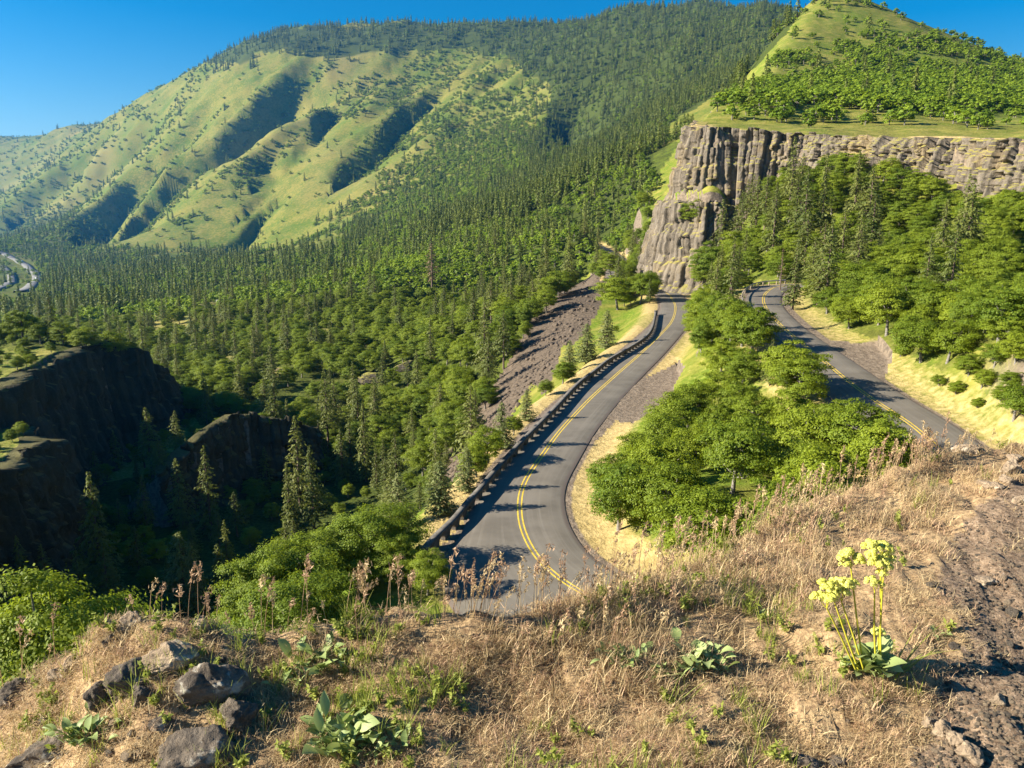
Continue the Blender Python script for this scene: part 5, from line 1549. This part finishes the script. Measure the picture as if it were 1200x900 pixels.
k = rng.random(len(px)) < gm
n = k.sum()
scatter('green_grass', 'fresh yellow-green grass tufts and small weeds among the dry grass', 'grass', np.c_[x, y, z][k], rng.uniform(0, 6.28, n), rng.uniform(0.6, 1.2, n), rng.integers(0, 8, n), GREEN + WEED, rng.normal(0, 0.15, (n, 2)))
# standing seed heads along the edge
sx, sy = [], []
for c, w, n_, d0, d1 in [(175, 30, 5, -2, 4), (240, 22, 5, -2, 6), (290, 30, 10, -4, 8), (360, 36, 22, -4, 10), (420, 36, 34, -5, 10), (470, 30, 14, -4, 10), (528, 16, 26, -4, 8), (560, 22, 26, -4, 8), (610, 34, 40, -4, 10),
                         (665, 30, 12, -4, 12), (730, 40, 26, -4, 14), (800, 40, 30, -4, 14), (865, 26, 28, -4, 10), (905, 24, 30, -4, 10), (960, 30, 22, -4, 12), (1025, 30, 34, -4, 10), (1075, 26, 44, -4, 10), (1115, 24, 16, -3, 8),
                         (30, 30, 8, -6, 6), (760, 140, 60, 5, 90), (950, 90, 46, 5, 70), (500, 160, 24, 10, 90)]:
    a = rng.normal(c, w * 0.6, n_); sx.append(a); sy.append(np.interp(a, rx, ry) + rng.uniform(d0, d1, n_) + 6)
sx = np.concatenate(sx); sy = np.concatenate(sy)
x, y, z, ok = hit(sx, sy, y0=1.2, y1=9, n=600)
x, y, z = x[ok], y[ok], z[ok]; n = len(x)
scatter('grass_stalks', 'tall dry grass stalks with drooping seed heads along the drop-off', 'grass', np.c_[x, y, z], rng.uniform(-1.2, 1.2, n), rng.uniform(0.55, 1.15, n), rng.integers(0, 8, n), STALK, rng.normal(0, 0.12, (n, 2)))
# pebbles on the trail
PEB = [stone('pebble', 860 + k, M['rock_tan' if k % 2 else 'rock_grey'], (1, 0.85, 0.65), 2, 5, 0.05, 0) for k in range(4)]
px = rng.uniform(1040, 1230, 11000); py = rng.uniform(520, 950, 11000)
m = in_poly(px, py, Z_DIRT)
px, py = np.r_[px[m], rng.uniform(0, 1200, 900)], np.r_[py[m], rng.uniform(740, 930, 900)]
x, y, z, ok = hit(px, py, y0=1.2, y1=9, n=600)
x, y, z = x[ok], y[ok], z[ok]; n = len(x)
scatter('pebbles', 'loose pebbles and crumbs of rock on the brown dirt trail', 'pebbles', np.c_[x, y, z], rng.uniform(0, 6.28, n), 0.0022 + 0.009 * rng.random(n) ** 5, rng.integers(0, 4, n), PEB)

# ------------------------------------------------------------------ foreground: leafy plants and the yellow wildflower
def broad_leaf(mb, p0, az, L, W, rise, bend, r_, fold=0.35):
    t = np.linspace(0, 1, 7)
    ang = rise - bend * t
    st = L / 6
    h = np.r_[0, np.cumsum(np.cos(ang[:-1]) * st)]; z = np.r_[0, np.cumsum(np.sin(ang[:-1]) * st)]
    d = np.array([math.cos(az), math.sin(az), 0]); sv = np.array([-d[1], d[0], 0])
    roll = r_.normal(0, 0.35)
    c = p0 + d * h[:, None] + np.array([0, 0, 1]) * z[:, None]
    w = W * np.sin(np.clip(t * 0.93 + 0.07, 0, 1) ** 0.9 * math.pi) * (1 + 0.06 * r_.normal(size=7))
    w[0] = W * 0.10; w[-1] = W * 0.02
    up = np.array([0, 0, 1.0])
    s1 = sv * math.cos(roll) + up * math.sin(roll); 
    l_ = c + s1 * w[:, None] + up * (w * fold)[:, None]
    r2 = c - s1 * w[:, None] + up * (w * fold)[:, None]
    V = np.stack([l_, c, r2], 1).reshape(-1, 3)
    i = np.arange(6)[:, None] * 3 + np.arange(2)[None]
    mb.add(V, np.stack([i, i + 1, i + 4, i + 3], -1).reshape(-1, 4))
def leafy(px, py, wpx, n, seed, label, Ls=(0.6, 1.1), wid=0.24):
    x, y, z = ground_at(px, py)
    _, _, d = proj(np.array([x]), np.array([y]), np.array([z]))
    R0 = wpx / FPX * d[0] / 2
    r_ = np.random.default_rng(seed)
    root = empty('leafy_plant', (x, y, z - 0.004))
    tag(root, label, 'plant', 'grey-green leafy plants')
    mb = MB(); sb = MB()
    for k in range(int(n * 2.2)):
        az = r_.uniform(0, 6.28); L = R0 * r_.uniform(*Ls) * 0.55
        p0 = np.array([np.clip(r_.normal(0, R0 * .42), -R0 * .7, R0 * .7), np.clip(r_.normal(0, R0 * .30), -R0 * .5, R0 * .5), 0.0]); rise = r_.uniform(0.4, 1.2)
        stl = L * r_.uniform(0.2, 0.8)
        p1 = p0 + stl * np.array([math.cos(az) * math.cos(rise), math.sin(az) * math.cos(rise), math.sin(rise)])
        sb.tube(np.array([p0, (p0 + p1) / 2, p1]), 0.0016, 4)
        broad_leaf(mb, p1, az, L, L * wid * r_.uniform(0.7, 1.2), rise, r_.uniform(0.2, 1.5), r_)
    o = mb.build('foliage', M['sage_leaf'], True); link('foliage', o, root)
    link('stems', sb.build('stems', M['sage_leaf']), root)
leafy(372, 778, 84, 30, 901, 'leafy grey-green plant standing alone near the edge, under the oak clump')
leafy(405, 868, 104, 46, 902, 'big leafy plant at the bottom edge, widest of the grey-green plants')
leafy(450, 880, 70, 26, 903, 'dark leafy plant touching the right of the widest one at the bottom edge', wid=0.2)
leafy(105, 862, 74, 26, 904, 'leafy plant between the rocks in the lower left corner')
leafy(735, 775, 66, 26, 905, 'leafy plant in the middle of the dry grass, left of a pair')
leafy(818, 778, 74, 28, 906, 'leafy plant in the middle of the dry grass, right of a pair', wid=0.3)
leafy(775, 790, 50, 18, 910, 'leafy plant between the two leafy plants in the middle of the dry grass')
leafy(340, 800, 44, 16, 911, 'small green plant in front of the lone leafy plant near the edge')
leafy(898, 722, 30, 10, 907, 'small leafy sprout in the grass left of the yellow wildflower')
leafy(205, 750, 22, 8, 908, 'tiny leafy sprout on the rocky ledge')
leafy(1100, 745, 34, 12, 909, 'small dark leafy plant at the trail edge right of the yellow wildflower')

def wildflower():
    bx, by, bz = ground_at(1022, 790)
    root = empty('wildflower', (bx, by, bz - 0.003))
    tag(root, 'tall yellow wildflower with round clustered heads over grey-green leaves, beside the dirt trail', 'flower')
    r_ = np.random.default_rng(77)
    B = np.array([bx, by, bz - 0.003])
    pxm = FPX / proj(np.array([bx]), np.array([by]), np.array([bz]))[2][0]     # pixels per metre there
    W = lambda px, py, dy=0.0: np.array(at(px, py, by + dy)) - B
    heads = [((1012, 782), (997, 664), [(997, 655, 13), (989, 660, 8), (1005, 657, 8)]),
             ((1012, 784), (986, 705), [(981, 685, 10), (988, 697, 10), (998, 686, 9), (990, 684, 8)]),
             ((1004, 780), (969, 713), [(968, 687, 10), (960, 702, 10), (972, 702, 9)]),
             ((1030, 780), (1032, 672), [(1022, 642, 11), (1034, 645, 12), (1040, 655, 9), (1030, 660, 11), (1020, 652, 8)]),
             ((1027, 780), (1025, 692), [(1022, 682, 8), (1030, 685, 6)]),
             ((1033, 780), (1034, 690), [(1037, 664, 8), (1034, 672, 7)]),
             ((1006, 785), (978, 706), [(976, 695, 9)]),
             ((1028, 785), (1029, 748), [(1029, 742, 8)])]
    for k, (b0, b1, hs2) in enumerate(heads):
        dy = r_.uniform(-0.03, 0.03)
        p0 = W(*b0, dy * .3); p0[2] = min(p0[2], 0.02); p1 = W(*b1, dy)
        mid = (p0 + p1) / 2 + np.array([r_.normal(0, .004), 0, 0.004])
        sb = MB(); sb.tube(np.array([p0, mid, p1]), [0.0034, 0.003, 0.0024], 6)
        hb_ = MB()
        for hx_, hy_, hr in hs2:
            c = W(hx_, hy_, dy + r_.uniform(-0.012, 0.012))
            sb.tube(np.array([p1, (p1 + c) / 2 + np.array([0, 0, -0.002]), c]), [0.0018, 0.0015, 0.001], 4)
            rad = hr / pxm * 1.08
            nb = 13
            v = rdir(nb, r_); v[:, 2] = np.abs(v[:, 2]) * 0.9 - 0.15
            cc = c + v * rad * 0.72
            for q in cc:
                n = 80
                w = rdir(n, r_); w[:, 2] = np.where(w[:, 2] < -0.3, -w[:, 2], w[:, 2])
                hb_.leaves(q + w * rad * 0.33, unit(w + r_.normal(0, 0.3, (n, 3))), rdir(n, r_), rad * 0.10, rad * 0.075)
        link('stem', sb.build('stem', M['flower_stem'], True), root)
        link('flower_head', hb_.build('flower_head', M['flower']), root)
    lf = MB()
    for k in range(64):
        az = r_.uniform(0, 6.28); L = r_.uniform(0.035, 0.085)
        p0 = np.array([r_.normal(0, 0.022), r_.normal(0, 0.022), 0.01 + 0.05 * r_.random()])
        broad_leaf(lf, p0, az, L, L * r_.uniform(0.26, 0.36), r_.uniform(0.1, 1.3), r_.uniform(0.1, 1.2), r_, 0.2)
    link('foliage', lf.build('foliage', M['sage_leaf'], True), root)
    gb = MB()
    for k in range(9):
        c = blade_strip(gb, np.array([0.05 + 0.05 * r_.random(), r_.normal(0, 0.02), 0.0]), r_.uniform(0.14, 0.27), r_.normal(0.15, 0.35), r_.uniform(0.7, 1.1), r_.uniform(0.1, 0.7), 0.0028, 5)
    g = link('grass_tuft', gb.build('grass_tuft', M['green_blade']), None, (bx, by, bz))
    tag(g, 'tuft of long yellow-green grass blades leaning right beside the yellow wildflower', 'grass')
wildflower()
